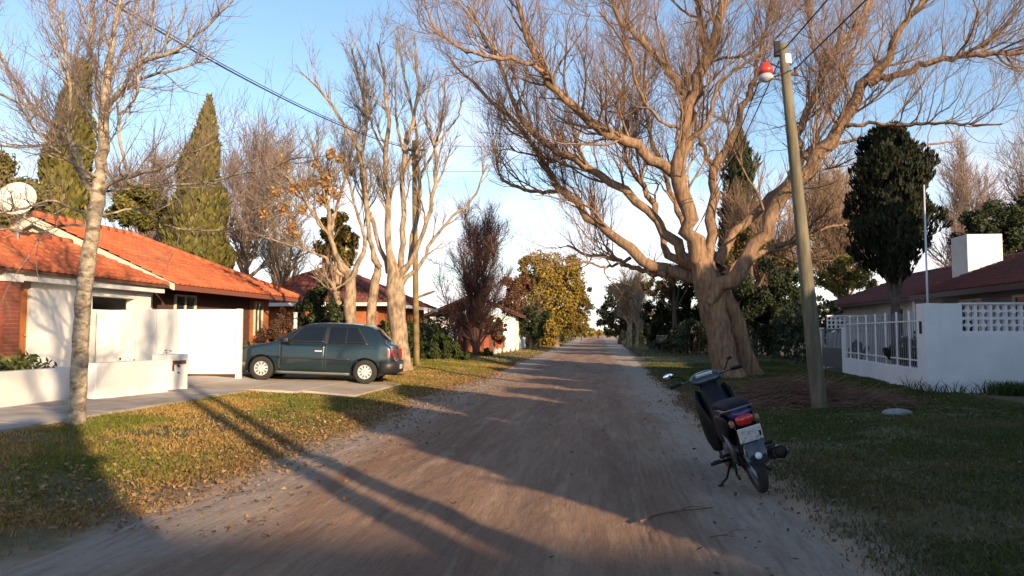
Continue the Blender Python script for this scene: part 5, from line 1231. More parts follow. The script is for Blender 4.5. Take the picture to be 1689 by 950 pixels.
# ================================================================== the parked car
def car():
    M_paint = mat('teal_car_paint', (.017, .038, .046), .26, (.014, .032, .04), 1.5, metal=.55, coat=.8)
    M_blk = mat('black_trim', (.018, .018, .02), .5); M_tyre = mat('tyre_rubber', (.022, .021, .02), .9, bump=.2, bscale=60)
    M_hub = mat('silver_hubcap', (.62, .62, .6), .4, metal=.5); M_gl = mat('car_glass', (.008, .011, .016), .03, spec=.5)
    M_tail = mat('tail_lamp_red', (.30, .012, .012), .15, coat=.8); M_lamp = mat('clear_lamp', (.6, .62, .62), .12, coat=.7)
    pr = G(602, 635); pf = G(437, 629)
    hd = (pf - pr); hd.z = 0; hd.normalize(); lf = Vector((-hd.y, hd.x, 0))
    # local frame: x forward, y left, z up; origin under the middle of the rear axle
    o_ = pr - lf * .66
    pitch = math.atan2(pf.z - pr.z, (pf - pr).length)
    C = empty('parked_car', (o_.x, o_.y, pr.z + .03), (0, -pitch, math.atan2(hd.y, hd.x)), 'dark teal three-door hatchback parked across the driveway', 'car')
    LN = 3.88; XR = 3.19    # positions are measured from the nose; local x = XR - s
    prof = np.array([(0, .50), (.02, .60), (.07, .69), (.2, .755), (.5, .83), (.9, .905), (1.02, .94), (1.3, 1.125), (1.58, 1.30), (1.72, 1.365), (2.0, 1.40), (2.4, 1.412), (2.9, 1.40), (3.2, 1.365), (3.32, 1.325), (3.5, 1.13), (3.66, .96), (3.74, .90), (3.80, .80), (3.85, .62), (3.88, .5)])
    lowp = np.array([(0, .30), (.1, .2), (.3, .18), (.9, .17), (3.0, .17), (3.5, .2), (3.8, .27), (3.88, .36)])
    plan = np.array([(0, .60), (.05, .68), (.2, .745), (.5, .79), (1.0, .81), (2.0, .82), (3.0, .81), (3.5, .785), (3.75, .74), (3.85, .68), (3.88, .62)])
    ip = lambda t, x: float(np.interp(x, t[:, 0], t[:, 1]))
    def half(s, z):
        w = ip(plan, s); belt = .90
        y = w * (1 - .10 * max(0, (.42 - z) / .3) ** 2 - .035 * max(0, (z - .62) / .3))
        if z > belt: y -= (z - belt) * (.30 + .25 * (z - belt))
        return y
    def pt(s, z, off=0.0): return Vector((XR - s, half(s, z) + off, z))
    st = np.unique(np.concatenate([np.linspace(0, .25, 8), np.linspace(.25, 1.0, 12), np.linspace(1.0, 1.75, 14), np.linspace(1.75, 3.2, 18), np.linspace(3.2, 3.88, 20)]))
    secs = []
    for s in st:
        zl_, zt_ = ip(lowp, s), ip(prof, s); zt_ = max(zt_, zl_ + .1); sec = []
        zz = np.linspace(zl_, zt_ - .035, 12); side = [(half(s, z), z) for z in zz]
        ye = half(s, zt_ - .035); side += [(ye - .012, zt_ - .016), (ye - .04, zt_ - .002)]
        for q in (.8, .55, .28, 0): side.append(((ye - .04) * q, zt_ + .028 * (1 - q * q)))
        L = [(y, z) for y, z in side]; full = L + [(-y, z) for y, z in reversed(L[:-1])]
        secs.append([Vector((XR - s, y, z)) for y, z in full])
    mb = MB(); mb.loft(secs); body = mb.build('body', M_paint, C, smooth=True)
    cut = MB()
    for s in (.725, 3.19):
        for sg in (1, -1): cut.tube([(XR - s, sg * .50, .285), (XR - s, sg * 1.0, .285)], .335, 32)
    co = cut.build('cutter', M_blk)
    co.parent = C
    md = body.modifiers.new('arches', 'BOOLEAN'); md.object = co; md.operation = 'DIFFERENCE'; md.solver = 'EXACT'
    bpy.context.view_layer.update()
    dg = bpy.context.evaluated_depsgraph_get(); me = bpy.data.meshes.new_from_object(body.evaluated_get(dg))
    body.modifiers.clear(); body.data = me; bpy.data.objects.remove(co)
    try: me.set_sharp_from_angle(angle=R(35))
    except Exception: pass
    def patch(name, quad, m, parent, off=.006, ns=12, nz=6, sides=(1, -1), th=.0):
        """quad: (s,z) corners low-front, low-rear, top-rear, top-front on the body side"""
        out_ = []
        for sg in sides:
            b = MB(); vs = []
            for j in range(nz + 1):
                for i in range(ns + 1):
                    u, v = i / ns, j / nz
                    s = (quad[0][0] * (1 - u) + quad[1][0] * u) * (1 - v) + (quad[3][0] * (1 - u) + quad[2][0] * u) * v
                    z = (quad[0][1] * (1 - u) + quad[1][1] * u) * (1 - v) + (quad[3][1] * (1 - u) + quad[2][1] * u) * v
                    p = pt(s, z, off); p.y *= sg; vs.append(p)
            fs = [(j * (ns + 1) + i, j * (ns + 1) + i + 1, (j + 1) * (ns + 1) + i + 1, (j + 1) * (ns + 1) + i) for j in range(nz) for i in range(ns)]
            b.add(vs, fs); o = b.build(name, m, parent, smooth=True); out_.append(o)
            sd = o.modifiers.new('thickness', 'SOLIDIFY'); sd.thickness = max(th, .004); sd.offset = 0
        return out_
    # black surround of the side glass, then the panes on it
    patch('window_surround', [(1.20, .905), (3.27, .915), (2.98, 1.335), (1.63, 1.335)], M_blk, C, .003, 26, 8)
    doors = patch('door', [(1.16, .25), (2.235, .25), (2.235, .895), (1.16, .895)], M_paint, C, .007, 16, 10)
    for d_, sg in zip(doors, (1, -1)):
        b = MB(); q = pt(2.08, .74, .03); b.box(q.x - .085, q.x + .085, sg * q.y - .012, sg * q.y + .012, .725, .76, bev=.008); b.build('handle', M_hub, d_)
        b = MB(); q = pt(1.32, .93, .0); b.box(q.x - .06, q.x + .07, sg * (q.y + .09) - .09, sg * (q.y + .09) + .09, .92, 1.04, bev=.03); b.build('mirror', M_blk, d_, smooth=True)
    patch('door_gap', [(2.238, .25), (2.262, .25), (2.262, .90), (2.238, .90)], M_blk, C, .005, 2, 10); patch('door_gap', [(1.135, .25), (1.158, .25), (1.158, .895), (1.135, .895)], M_blk, C, .004, 2, 10)
    patch('side_window', [(1.31, .925), (2.20, .925), (2.20, 1.315), (1.68, 1.315)], M_gl, C, .009); patch('side_window', [(2.29, .925), (3.20, .935), (2.94, 1.315), (2.29, 1.315)], M_gl, C, .009)
    patch('window_divider', [(2.70, .925), (2.715, .925), (2.715, 1.315), (2.70, 1.315)], M_blk, C, .012, 2, 6)
    patch('side_moulding', [(1.1, .545), (2.84, .545), (2.84, .59), (1.1, .59)], M_blk, C, .014, 20, 2)
    patch('sill', [(1.08, .185), (2.83, .185), (2.83, .245), (1.08, .245)], mat('grey_sill', (.12, .13, .13), .5), C, .008, 12, 2)
    def top_patch(name, s0, s1, f0, f1, m, off=.006):
        b = MB(); vs = []; n = 10
        for j in range(n + 1):
            s = s0 + (s1 - s0) * j / n; zt_ = ip(prof, s); ye = half(s, zt_ - .035) - .04; f = f0 + (f1 - f0) * j / n
            ds = .02; sl = Vector((-2 * ds, 0, ip(prof, s + ds) - ip(prof, s - ds))); nrm = Vector((-sl.z, 0, sl.x)); nrm = nrm.normalized() * (1 if nrm.z > 0 else -1)
            for i in range(11):
                q = -1 + .2 * i; y = ye * q * f; vs.append(Vector((XR - s, y, zt_ + .028 * (1 - (q * f) ** 2))) + nrm * off)
        fs = [(j * 11 + i, j * 11 + i + 1, (j + 1) * 11 + i + 1, (j + 1) * 11 + i) for j in range(n) for i in range(10)]
        b.add(vs, fs); o = b.build(name, m, C, smooth=True); sd = o.modifiers.new('thickness', 'SOLIDIFY'); sd.thickness = .004; return o
    top_patch('windscreen', 1.06, 1.60, .98, .95, M_gl); top_patch('rear_window', 3.34, 3.63, .94, .92, M_gl)
    # lamps, bumpers, plate
    for sg in (1, -1):
        b = MB(); b.loft([[Vector((XR - s, sg * (half(s, z) * f + .008), z)) for s, z, f in ((3.70, .62, 1), (3.70, .84, 1), (3.70, .84, .72), (3.70, .62, .72))], [Vector((XR - s, sg * (half(min(s, 3.88), z) * f + .008), z)) for s, z, f in ((3.875, .60, 1), (3.835, .83, 1), (3.835, .83, .72), (3.875, .60, .72))]]); b.build('tail_lamp', M_tail, C)
        b = MB(); b.loft([[Vector((XR - s, sg * (half(s, z) * f + .006), z)) for s, z, f in ((.26, .56, 1), (.26, .69, 1), (.26, .69, .6), (.26, .56, .6))], [Vector((XR - s, sg * (half(max(s, 0), z) * f + .006), z)) for s, z, f in ((-.012, .54, 1), (.02, .66, 1), (.02, .66, .6), (-.012, .54, .6))]]); b.build('headlamp', M_lamp, C)
    def bumper(name, stations, z0_, z1_, off):
        b = MB(); secs_ = []
        for s, w in stations:
            secs_.append([Vector((XR - s, w, z0_)), Vector((XR - s, w, z1_))])
        vs = []; 
        for (s, w) in stations: vs += [Vector((XR - s, w, z0_)), Vector((XR - s, w, (z0_ + z1_) / 2 + .02)), Vector((XR - s, w, z1_))]
        fs = []
        for i in range(len(stations) - 1):
            for j in range(2): fs.append((i * 3 + j, (i + 1) * 3 + j, (i + 1) * 3 + j + 1, i * 3 + j + 1))
        b.add(vs, fs); o = b.build(name, M_blk, C, smooth=True); sd = o.modifiers.new('thickness', 'SOLIDIFY'); sd.thickness = .03; sd.offset = 0
    bumper('rear_bumper', [(3.55, .80), (3.75, .78), (3.88, .70), (3.915, .5), (3.92, 0), (3.915, -.5), (3.88, -.70), (3.75, -.78), (3.55, -.80)], .27, .55, 0)
    bumper('front_bumper', [(.36, .78), (.15, .745), (.03, .66), (-.025, .45), (-.035, 0), (-.025, -.45), (.03, -.66), (.15, -.745), (.36, -.78)], .2, .47, 0)
    b = MB(); b.box(XR - 3.945, XR - 3.938, -.2, .2, .36, .47); b.build('licence_plate', mat('pale_plate', (.55, .56, .56), .5), C)
    b = MB(); b.tube([(XR - 3.2, -.35, .2), (XR - 3.93, -.38, .19)], .025, 8); b.build('exhaust_pipe', M_blk, C)
    b = MB(); b.box(XR - 3.5, XR - .4, -.6, .6, .16, .3); b.build('underbody', M_blk, C)
    for s in (.725, 3.19):
        for sg in (1, -1):
            w = empty('wheel', (XR - s, sg * .68, .285)); w.parent = C
            b = MB(); b.lathe([(.17, -.085), (.2, -.09), (.262, -.088), (.28, -.07), (.286, -.03), (.286, .03), (.28, .07), (.262, .088), (.2, .09), (.17, .085)], (0, 0, 0), (0, 1, 0), 36); b.build('tyre', M_tyre, w, smooth=True)
            b = MB(); b.lathe([(.001, .07), (.05, .078), (.10, .072), (.15, .06), (.185, .078), (.195, .07), (.195, 0)], (0, 0, 0), (0, sg, 0), 36); b.build('hubcap', M_hub, w, smooth=True)
            b = MB()
            for k in range(10):
                an = 2 * math.pi * k / 10; c_, s_ = math.cos(an), math.sin(an)
                M4 = Matrix.Rotation(an, 4, 'Y') @ Matrix.Translation((.118, sg * .069, 0)); b.box(-.03, .03, -.006, .006, -.012, .012, M4)
            b.build('hubcap_slots', M_blk, w)
    b = MB(); b.tube([(XR - 1.9, .3, 1.42), (XR - 2.2, .3, 1.62)], .004, 5); b.build('aerial', M_blk, C)
    return C
car()
# ================================================================== the motorcycle
def motorcycle():
    Mb = mat('black_plastic', (.008, .008, .010), .5, spec=.25); Mblue = mat('dark_blue_plastic', (.016, .02, .13), .3, coat=.4)
    Mteal = mat('grey_blue_cowl', (.018, .03, .045), .25, coat=.5); Ms = mat('seat_vinyl', (.008, .008, .014), .65, spec=.25)
    Mt = mat('moto_tyre', (.03, .027, .025), .9, bump=.3, bscale=80); Mm = mat('dull_metal', (.16, .16, .17), .45, metal=.9); Mc = mat('chrome', (.6, .6, .62), .18, metal=1.0)
    Mr = mat('red_lens', (.45, .012, .012), .2, coat=.7); Mo = mat('amber_lens', (.22, .13, .06), .3, coat=.3); Mp = mat('plate_white', (.62, .64, .66), .5); Mpd = mat('plate_print', (.4, .42, .47), .6)
    Mw = mat('pale_reflector', (.6, .72, .75), .15, coat=.6); Mmir = mat('mirror_glass', (.75, .8, .85), .05, metal=1.0); Mgl = mat('dial_highlight', (.6, .66, .7), .15, coat=.8)
    c = G(1258, 812)
    lean, head = R(-17.5), R(90 + 3.0)
    B = empty('motorcycle', (c.x, c.y, c.z), (lean, 0, head), 'small dark motorcycle with red tail lamp leaning on its side stand at the road edge', 'motorcycle')
    r = .29; WB = 1.21
    def wheel(x, parent_name):
        w = empty(parent_name, (x, 0, r)); w.parent = B
        b = MB(); b.torus((0, 0, 0), (0, 1, 0), r - .042, .042, 40, 12, 1.05); b.build('tyre', Mt, w, smooth=True)
        b = MB(); b.torus((0, 0, 0), (0, 1, 0), r - .078, .016, 40, 8, 1.6); b.build('rim', Mm, w, smooth=True)
        b = MB(); b.lathe([(.001, -.06), (.055, -.06), (.06, -.03), (.06, .03), (.055, .06), (.001, .06)], (0, 0, 0), (0, 1, 0), 20); b.build('hub', Mm, w, smooth=True)
        b = MB()
        for k in range(28):
            a = 2 * math.pi * k / 28; a2 = a + (.35 if k % 2 else -.35); sg = .04 if (k // 2) % 2 else -.04
            b.tube([(math.cos(a2) * .055, sg, math.sin(a2) * .055), (math.cos(a) * (r - .09), 0, math.sin(a) * (r - .09))], .0022, 4)
        b.build('spokes', Mc, w)
    wheel(0, 'rear_wheel'); wheel(WB, 'front_wheel')
    def strap(path, w, th, name, m, smooth=True, bev=0):
        """a curved sheet following path (x,z) with half width w per point"""
        b = MB(); secs = []
        for i, (x, z) in enumerate(path):
            a = Vector(path[min(i + 1, len(path) - 1)]) - Vector(path[max(i - 1, 0)]); n_ = Vector((-a.y, a.x)).normalized(); ww = w[i] if isinstance(w, (list, tuple)) else w
            sec = []
            for q in (-1, -.8, -.4, 0, .4, .8, 1): dp = .35 * ww * (abs(q) ** 3); sec.append(Vector((x - n_.x * dp, q * ww, z - n_.y * dp)))
            for q in (1, .8, .4, 0, -.4, -.8, -1): dp = .35 * ww * (abs(q) ** 3) + th; sec.append(Vector((x - n_.x * dp, q * ww * .97, z - n_.y * dp)))
            secs.append(sec)
        b.loft(secs); return b.build(name, m, B, smooth=smooth)
    def shell(name, m, secs, parent=None, n=16, pw=2.6):
        """secs: (x, z centre, half width, half height, y centre)"""
        b = MB(); L = []
        for x, z, w, h, y in secs:
            sec = []
            for k in range(n):
                a = 2 * math.pi * k / n; ca, sa = math.cos(a), math.sin(a)
                sec.append(Vector((x, y + w * math.copysign(abs(ca) ** (2 / pw), ca), z + h * math.copysign(abs(sa) ** (2 / pw), sa))))
            L.append(sec)
        b.loft(L); return b.build(name, m, parent or B, smooth=True)
    # rear mudguard and plate holder
    strap([(.10, .60), (-.06, .615), (-.17, .585), (-.26, .50), (-.31, .40), (-.335, .31)], [.07, .085, .085, .082, .08, .07], .008, 'rear_mudguard', Mteal)
    Mx = Matrix.Translation((-.305, 0, .565)) @ Matrix.Rotation(R(-20), 4, 'Y')
    b = MB(); b.box(-.004, .004, -.1, .1, -.068, .068, Mx, bev=.003); plate_ = b.build('licence_plate', Mp, B)
    b = MB()      # worn print, too faint to read
    rs_ = random.Random(3)
    for i in range(26):
        y0 = rs_.uniform(-.08, .07); z_ = rs_.choice((.02, .02, -.035)) + rs_.uniform(-.018, .018); w_ = rs_.uniform(.004, .014); h_ = rs_.uniform(.003, .012)
        b.box(-.0056 - i * 2e-5, -.0045, y0 - w_, y0 + w_, z_ - h_, z_ + h_, Mx)
    b.build('worn_print', Mpd, plate_)
    b = MB(); b.box(-.0066, -.0045, -.09, -.072, -.035, .012, Mx); b.build('dark_patch', Mb, plate_)
    # tail: light, cowl, rail
    shell('tail_cowl', Mblue, [(.12, .70, .10, .07, 0), (-.05, .715, .095, .062, 0), (-.17, .725, .085, .052, 0), (-.235, .725, .07, .04, 0)])
    shell('tail_lamp', Mr, [(-.20, .685, .072, .046, 0), (-.262, .682, .076, .047, 0), (-.283, .680, .062, .036, 0), (-.29, .68, .03, .02, 0)])
    for sg in (1, -1): shell('turn_signal', Mo, [(-.16, .665, .022, .03, sg * .098), (-.225, .665, .026, .032, sg * .105), (-.25, .665, .016, .02, sg * .103)])
    b = MB(); b.tube([(.12, .13, .70), (-.05, .135, .755), (-.19, .11, .775), (-.235, .05, .782), (-.24, 0, .784), (-.235, -.05, .782), (-.19, -.11, .775), (-.05, -.135, .755), (.12, -.13, .70)], .010, 8); b.build('grab_rail', Mm, B, smooth=True)
    b = MB(); b.lathe([(.001, .012), (.022, .012), (.028, .004), (.03, 0), (.001, 0)], (-.345, .0, .385), (-1, 0, .25), 16); b.build('reflector', Mw, B, smooth=True)
    # seat
    shell('seat', Ms, [(-.18, .775, .08, .018, 0), (-.12, .785, .115, .035, 0), (.1, .79, .13, .04, 0), (.28, .775, .13, .04, 0), (.36, .755, .125, .04, 0), (.5, .745, .115, .04, 0), (.6, .74, .085, .035, 0), (.64, .735, .05, .02, 0)])
    shell('seat_band', Mblue, [(-.165, .758, .10, .014, 0), (-.08, .76, .125, .016, 0), (.1, .758, .138, .016, 0), (.26, .745, .138, .016, 0)])
    # side panels and body
    for sg in (1, -1):
        shell('side_panel', Mb, [(-.08, .65, .012, .04, sg * .115), (.05, .62, .03, .10, sg * .12), (.25, .58, .035, .13, sg * .13), (.42, .56, .03, .12, sg * .12), (.5, .55, .01, .06, sg * .10)])
        shell('leg_shield', Mb, [(.62, .45, .02, .14, sg * .12), (.74, .52, .03, .22, sg * .165), (.84, .60, .032, .24, sg * .175), (.93, .68, .03, .21, sg * .15), (.99, .74, .015, .12, sg * .10)])
        b = MB(); b.tube([(.02, sg * .125, .30), (.15, sg * .13, .62)], [.028, .024], 10); b.build('shock_absorber', Mm, B, smooth=True)
        b = MB(); b.tube([(0, sg * .11, .285), (.28, sg * .11, .33), (.42, sg * .09, .36)], .02, 8); b.build('swing_arm', Mb, B, smooth=True)
        b = MB(); b.tube([(WB, sg * .075, r), (WB - .10, sg * .075, .56), (WB - .2, sg * .075, .86)], [.02, .024, .026], 10); b.build('fork_leg', Mm, B, smooth=True)
    shell('centre_body', Mb, [(.3, .55, .10, .17, 0), (.5, .55, .115, .18, 0), (.68, .58, .125, .18, 0), (.82, .66, .14, .2, 0), (.93, .75, .13, .19, 0), (1.02, .84, .08, .1, 0)])
    shell('engine', Mm, [(.28, .30, .09, .07, 0), (.4, .31, .12, .10, 0), (.56, .32, .12, .10, 0), (.68, .36, .08, .07, 0), (.78, .40, .06, .05, 0)])
    strap([(WB - .26, .50), (WB - .16, .575), (WB, .615), (WB + .13, .58), (WB + .21, .50)], .07, .01, 'front_mudguard', Mteal)
    # handlebar cowl, dials, headlamp, bars, mirrors
    shell('handlebar_cowl', Mteal, [(.92, .945, .09, .02, 0), (.95, .955, .15, .045, 0), (1.0, .97, .165, .065, 0), (1.08, .965, .14, .07, 0), (1.14, .955, .10, .065, 0), (1.17, .95, .05, .035, 0)])
    shell('headlamp', Mw, [(1.12, .95, .085, .055, 0), (1.17, .95, .09, .058, 0), (1.195, .948, .05, .03, 0)])
    Mx2 = Matrix.Translation((.958, .01, 1.0)) @ Matrix.Rotation(R(-38), 4, 'Y')
    b = MB(); b.box(-.01, .01, -.085, .085, -.032, .032, Mx2, bev=.008); b.build('dial_panel', Mgl, B, smooth=True)  # pale colour paints the bright highlight onto the dial
    for sg in (1, -1):
        b = MB(); b.tube([(1.0, sg * .12, .97), (.97, sg * .24, .985), (.93, sg * .33, .985)], .012, 8); b.build('handlebar', Mm, B, smooth=True)
        b = MB(); b.tube([(.955, sg * .26, .987), (.915, sg * .37, .985)], .018, 10); b.build('grip', Mb, B, smooth=True)
        b = MB(); b.tube([(.99, sg * .24, .975), (1.0, sg * .31, .965), (.97, sg * .385, .965)], .007, 6); b.build('brake_lever', Mm, B, smooth=True)
        tipm = Vector((.90, sg * (.36 if sg > 0 else .27), 1.10))
        b = MB(); b.tube([(.97, sg * .2, .99), (.95, sg * .24, 1.05), tipm], .0065, 6); m_ = b.build('mirror_stem', Mb, B, smooth=True)
        b = MB(); b.ell(tipm, (.016, .062, .036) if sg > 0 else (.05, .03, .016), 14, 8); b.build('mirror_back', Mb, m_, smooth=True)
        
        if sg > 0: b = MB(); b.ell(tipm + Vector((-.010, 0, 0)), (.010, .055, .030), 14, 8); b.build('mirror_glass', Mmir, m_, smooth=True)
        b = MB(); b.tube([(.36, sg * .1, .27), (.36, sg * .30, .275)], [.014, .016], 8); b.build('foot_peg', Mb, B, smooth=True)
        b = MB(); b.tube([(.12, sg * .12, .36), (.1, sg * .24, .37)], [.012, .016], 8); b.build('passenger_peg', Mb, B, smooth=True)
    # exhaust on the right, chain case on the left, stands
    b = MB(); b.tube([(.62, -.06, .28), (.5, -.12, .2), (.3, -.155, .22), (.18, -.17, .25)], .02, 10); b.build('exhaust_pipe', Mm, B, smooth=True)
    b = MB(); b.tube([(.22, -.17, .245), (.16, -.172, .26), (-.2, -.19, .335), (-.29, -.195, .352), (-.30, -.196, .354)], [.03, .048, .056, .054, .03], 16); b.build('muffler', Mb, B, smooth=True)
    b = MB(); b.lathe([(.056, -.012), (.06, 0), (.056, .012)], (-.27, -.194, .348), (-.9, -.05, .19), 18); b.build('muffler_ring', Mc, B, smooth=True)
    shell('chain_case', Mb, [(-.06, .29, .01, .06, .09), (.1, .30, .014, .055, .09), (.3, .32, .014, .05, .09), (.4, .33, .01, .04, .09)])
    b = MB(); b.tube([(.42, .10, .26), (.36, .20, .12), (.33, .275, .085)], .011, 8); b.tube([(.33, .265, .085), (.3, .30, .078)], .016, 6); b.build('side_stand', Mb, B, smooth=True)
    b = MB(); b.tube([(.3, .1, .24), (.2, .13, .16), (.06, .14, .15)], .012, 6); b.tube([(.3, -.1, .24), (.2, -.13, .16), (.06, -.14, .15)], .012, 6); b.build('centre_stand', Mb, B)
    b = MB(); b.tube([(.5, .12, .24), (.62, .2, .23)], .009, 6); b.tube([(.62, .17, .23), (.62, .24, .23)], .014, 6); b.build('gear_pedal', Mb, B)
    return B
motorcycle()

# ================================================================== brush pile, fallen branch, leaves, plants, grass
def ground_np(x, y): return hgt(x, y)
n = 1500
bc = G(1345, 672); u_ = rng.normal(0, 1, n); 
cx_ = bc.x + np.clip(rng.normal(0, .95, n), -2.0, 1.6); cy_ = bc.y + .9 + rng.normal(0, .55, n)
hh = .5 * np.exp(-((cx_ - bc.x + .1) / 1.2) ** 2 - ((cy_ - bc.y - .9) / .75) ** 2) * rng.uniform(0, 1, n)
an = rng.normal(.15, .55, n); Ls = rng.uniform(.25, .95, n)
d_ = np.stack([np.cos(an), np.sin(an), rng.normal(.02, .12, n)], 1)
p0 = np.stack([cx_, cy_, hgt(cx_, cy_) + .03 + hh], 1) - d_ * Ls[:, None] * .5
pts = [p0]
for k in range(3): d_ = unit(d_ + rng.normal(0, .12, (n, 3))); pts.append(pts[-1] + d_ * Ls[:, None] / 3)
Pb = np.stack(pts, 1); Pb[:, :, 2] = np.maximum(Pb[:, :, 2], hgt(Pb[:, :, 0], Pb[:, :, 1]) + .015)
BP = empty('brush_pile', (bc.x, bc.y + .9, bc.z), label='heap of dry brown brushwood around the foot of the utility pole', cat='brush pile')
V, Fq = tubes(Pb, np.full((n, 4), 1.0) * rng.uniform(.003, .008, n)[:, None] * np.array([1, .9, .75, .5]), 3); tag(np_mesh('brushwood', V, Fq, mat('dry_brush', (.24, .125, .08), .95, (.14, .075, .05), 3), BP, world_of=BP), kind='stuff')
C = np.stack([bc.x + rng.normal(0, 1.0, 2500), bc.y + .85 + rng.normal(0, .6, 2500)], 1); C = np.column_stack([C, hgt(C[:, 0], C[:, 1]) + .02 + rng.uniform(0, .16, 2500) * np.exp(-((C[:, 0] - bc.x) / 1.1) ** 2 - ((C[:, 1] - bc.y - .85) / .7) ** 2)])
V, Fq = leaves(C, .04, np.tile([0, 0, 1.0], (len(C), 1)), 1.6, .7); tag(np_mesh('dry_leaves', V, Fq, M_leaf, BP, colors=leaf_colors(len(C), [(.22, .115, .065), (.16, .085, .05), (.26, .15, .085)]), world_of=BP), kind='stuff')

def stick(label, seq, r, grp=None):
    pts = []
    for (x, y) in seq:
        g = G(x, y); pts.append((g.x, g.y, g.z + .022 + r))
    c_ = catmull(np.array(pts), 16); mb = MB(); mb.tube([tuple(q) for q in c_], list(np.linspace(r, r * .4, 16)), 6)
    i = 9; q = Vector(c_[i]); mb.tube([q, q + Vector((.1, .12, .01)), q + Vector((.22, .16, .0))], [r * .5, r * .4, r * .2], 5)
    o = mb.build('fallen_branch', mat('fallen_wood', (.13, .075, .05), .95), smooth=True); tag(o, label, 'branch', grp)
stick('thin fallen branch lying on the sandy road in front of the motorcycle', [(1056, 868), (1080, 858), (1110, 851), (1140, 848), (1176, 844)], .011)
stick('short pale twig lying on the road beside the verge grass', [(1172, 893), (1190, 890), (1212, 892)], .006)
# clods and scattered dark litter on the road
n = 260
x = rng.uniform(-3.2, 1.6, n); y = rng.uniform(3.2, 16, n) ; side = rng.uniform(0, 1, n) < .55; x = np.where(side, rng.normal(1.15, .35, n), x)
C = np.column_stack([x, y, hgt(x, y) + .028]); V, Fq = leaves(C, .024, np.tile([0, 0, 1.0], (n, 1)), 1.7, .35)
tag(np_mesh('road_litter', V, Fq, M_leaf, colors=leaf_colors(n, [(.06, .04, .03), (.09, .06, .04), (.14, .09, .055)])), 'scattered dead leaves and bits on the sandy road', 'litter', kind='stuff')

# plants in the long planter
def tuft(label, c, n, h, spread, size, pal, grp):
    T = tree_root('planter_plant', c, label, 'plant', grp); C = np.array(c)
    base = C + rng.normal(0, spread * .3, (n, 3)) * [1, 1, 0]; dr = unit(rng.normal(0, 1, (n, 3)) * [.7, .7, .25] + [0, 0, .8])
    st = np.stack([base, base + dr * h * .5, base + dr * h + rng.normal(0, .02, (n, 3))], 1); V, Fq = tubes(st, np.tile([.006, .005, .003], (n, 1)), 3)
    tag(np_mesh('stems', V, Fq, mat('green_stem', (.08, .11, .03), .8), T, world_of=T), kind='stuff')
    k = rng.integers(0, n, n * 9); t_ = rng.uniform(.25, 1.1, n * 9)[:, None]; Cc = base[k] + dr[k] * h * t_ + rng.normal(0, .05, (n * 9, 3))
    V, Fq = leaves(Cc, size, np.tile([0, 0, .6], (len(Cc), 1)), 1.9, .7); np_mesh('leaves', V, Fq, M_leaf, T, colors=leaf_colors(len(Cc), pal), world_of=T)
for i, (y, h, pal) in enumerate([(8.9, .25, MIDG), (9.5, .3, MIDG + OLIVE), (10.0, .34, MIDG), (10.45, .3, OLIVE + [(.3, .2, .2)]), (10.9, .36, MIDG), (11.3, .25, OLIVE), (11.65, .3, MIDG)]):
    tuft('leafy plant in the long white planter, ' + ['seventh', 'sixth', 'fifth', 'fourth', 'third', 'second', 'first'][i] + ' from the gap between the walls', (-9.25 + .1 * math.sin(i * 2), y, .71), 16, h, .3, .06, [tuple(np.array(q) * 1.3) for q in pal], 'plants in the planter')
g_ = Vector(((W1.location.x), 12.55, hz(-9, 12.5))); tuft('small green plant in the gap between the white garden walls', g_, 22, .38, .35, .06, MIDG, None)
g_ = P(256, 596, 14.9); tuft('sparse plant sticking up behind the short white garden wall', (g_.x - .2, g_.y + .35, hz(g_.x, g_.y) + .2), 10, .62, .35, .04, [(.06, .05, .03), (.08, .06, .04)], None)
g_ = at(413, 25.5); tuft('yellow-green bush at the corner of the brick house by the gate', (g_.x, g_.y, g_.z), 60, .75, 1.0, .07, OLIVE, None)

# grass: real blades
def in_paths(x, y):
    a = (x > -8.7) & (x < -7.02) & (y < 15.0)
    b = (x > -9.7) & (x < -4.9) & (y > 14.9) & (y < 19.0)
    return a | b
def blades(name, label, x0, x1, y0, y1, n, h, pal_fn, dens, wscale=1.0):
    y = y0 + (y1 - y0) * rng.uniform(0, 1, n) ** 1.6; x = rng.uniform(x0, x1, n)
    keep = rng.uniform(0, 1, n) < dens(x, y)
    keep &= ~in_paths(x, y)
    el = edge_l(y); er = edge_r(y)
    jit = np.abs(rng.normal(0, .16, len(x))) * (fbm(x, y, 2.0, 15) > .45); inside = (x > el + jit) & (x < er - jit); keep &= ~inside
    x = x[keep]; y = y[keep]; m = len(x)
    z = hgt(x, y) - .012
    hh = h(x, y) * rng.uniform(.5, 1.4, m); th = rng.uniform(0, np.pi, m); w = (.0028 + .00045 * np.maximum(y, 3)) * rng.uniform(.7, 1.4, m) * wscale
    b = np.column_stack([x, y, z]); s = np.column_stack([np.cos(th), np.sin(th), 0 * th]) * w[:, None]
    ln = rng.normal(0, .65, (m, 2)) * hh[:, None]
    t1 = b + np.column_stack([ln * .35, hh * .6]); t2 = b + np.column_stack([ln, hh])
    V = np.stack([b - s, b + s, t1 + s * .8, t1 - s * .8, t2], 1).reshape(-1, 3)
    i = np.arange(m)[:, None] * 5
    Fq = np.vstack([i + np.array([0, 1, 2]), i + np.array([0, 2, 3]), i + np.array([3, 2, 4])])
    c = np.repeat(pal_fn(x, y, m), 5, 0)
    o = np_mesh(name, V, Fq, M_grass, colors=c); tag(o, label, 'grass', kind='stuff')
M_grass = mat('grass_blades', (1, 1, 1), .75, attr=True, trans=.3, spec=.2)
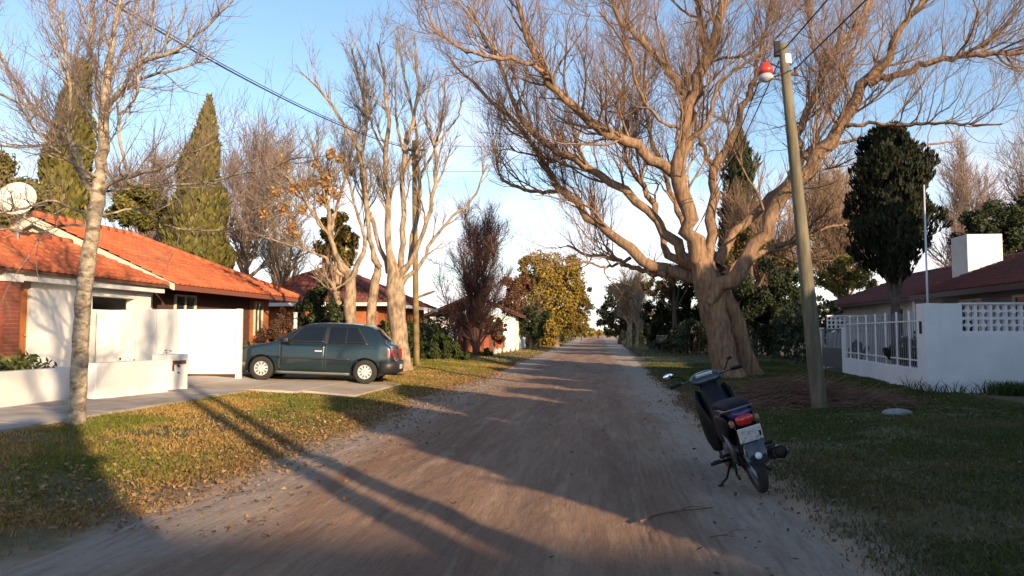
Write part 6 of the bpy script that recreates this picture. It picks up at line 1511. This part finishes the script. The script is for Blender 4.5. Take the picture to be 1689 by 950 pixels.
def palL(x, y, m):
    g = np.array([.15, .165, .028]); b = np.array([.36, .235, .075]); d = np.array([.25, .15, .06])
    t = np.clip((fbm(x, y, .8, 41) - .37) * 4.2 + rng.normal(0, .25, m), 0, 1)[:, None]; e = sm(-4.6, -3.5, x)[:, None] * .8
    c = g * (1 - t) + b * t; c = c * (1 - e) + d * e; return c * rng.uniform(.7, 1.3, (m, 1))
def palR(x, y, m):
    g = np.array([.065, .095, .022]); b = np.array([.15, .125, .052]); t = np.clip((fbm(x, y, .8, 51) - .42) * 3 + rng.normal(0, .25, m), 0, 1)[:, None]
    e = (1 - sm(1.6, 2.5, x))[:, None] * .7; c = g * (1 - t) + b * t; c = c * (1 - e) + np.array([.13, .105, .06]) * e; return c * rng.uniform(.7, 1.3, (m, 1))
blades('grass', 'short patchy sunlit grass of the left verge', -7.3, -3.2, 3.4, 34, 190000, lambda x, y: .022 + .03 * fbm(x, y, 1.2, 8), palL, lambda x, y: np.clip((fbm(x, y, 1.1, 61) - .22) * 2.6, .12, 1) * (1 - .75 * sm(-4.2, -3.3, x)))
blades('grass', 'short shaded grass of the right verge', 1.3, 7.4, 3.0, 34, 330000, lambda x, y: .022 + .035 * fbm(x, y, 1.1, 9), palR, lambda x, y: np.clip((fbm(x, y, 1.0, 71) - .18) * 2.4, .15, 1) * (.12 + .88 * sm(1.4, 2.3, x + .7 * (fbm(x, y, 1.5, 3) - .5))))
blades('grass', 'taller weeds along the foot of the white boundary wall', 6.4, 11, 16.5, 17.3, 5000, lambda x, y: .16 + .14 * vnoise(x, y, 1.4, 5), lambda x, y, m: palR(x + 3, y, m) * .8, lambda x, y: np.clip((vnoise(x, y, 1.3, 9) - .25) * 1.8, 0.05, 1))
blades('grass', 'garden grass behind the left walls', -14, -9.8, 5, 34, 9000, lambda x, y: .05 + 0 * x, palL, lambda x, y: .6 + 0 * x, 1.5)
blades('grass', 'far grass verges along the road', -9, -3.6, 30, 110, 16000, lambda x, y: .06 + 0 * x, palL, lambda x, y: .8 + 0 * x, .6)
blades('grass', 'far grass verge on the right of the road', 2.2, 9, 30, 110, 16000, lambda x, y: .06 + 0 * x, palR, lambda x, y: .8 + 0 * x, .6)
# fallen leaves on the verges
def litter(label, n, xf, yf, pal, size=.045):
    x = xf(n); y = yf(n); k = ~in_paths(x, y); x, y = x[k], y[k]
    C = np.column_stack([x, y, hgt(x, y) + rng.uniform(.005, .03, len(x))]); V, Fq = leaves(C, size, np.tile([0, 0, 1.0], (len(x), 1)), 1.5, .45)
    o = np_mesh('fallen_leaves', V, Fq, M_leaf, colors=leaf_colors(len(x), pal)); tag(o, label, 'leaves', kind='stuff')
litter('brown fallen leaves along the left edge of the road', 15000, lambda n: rng.normal(-4.1, .75, n), lambda n: rng.uniform(5, 26, n), [(.3, .17, .07), (.22, .12, .05), (.36, .24, .12), (.16, .09, .045)], .028)
litter('dark fallen leaves on the right verge', 6000, lambda n: rng.uniform(1.4, 7, n), lambda n: rng.uniform(3.3, 22, n), [(.13, .085, .045), (.09, .06, .035), (.2, .15, .1)], .026)
bpy.context.view_layer.update()
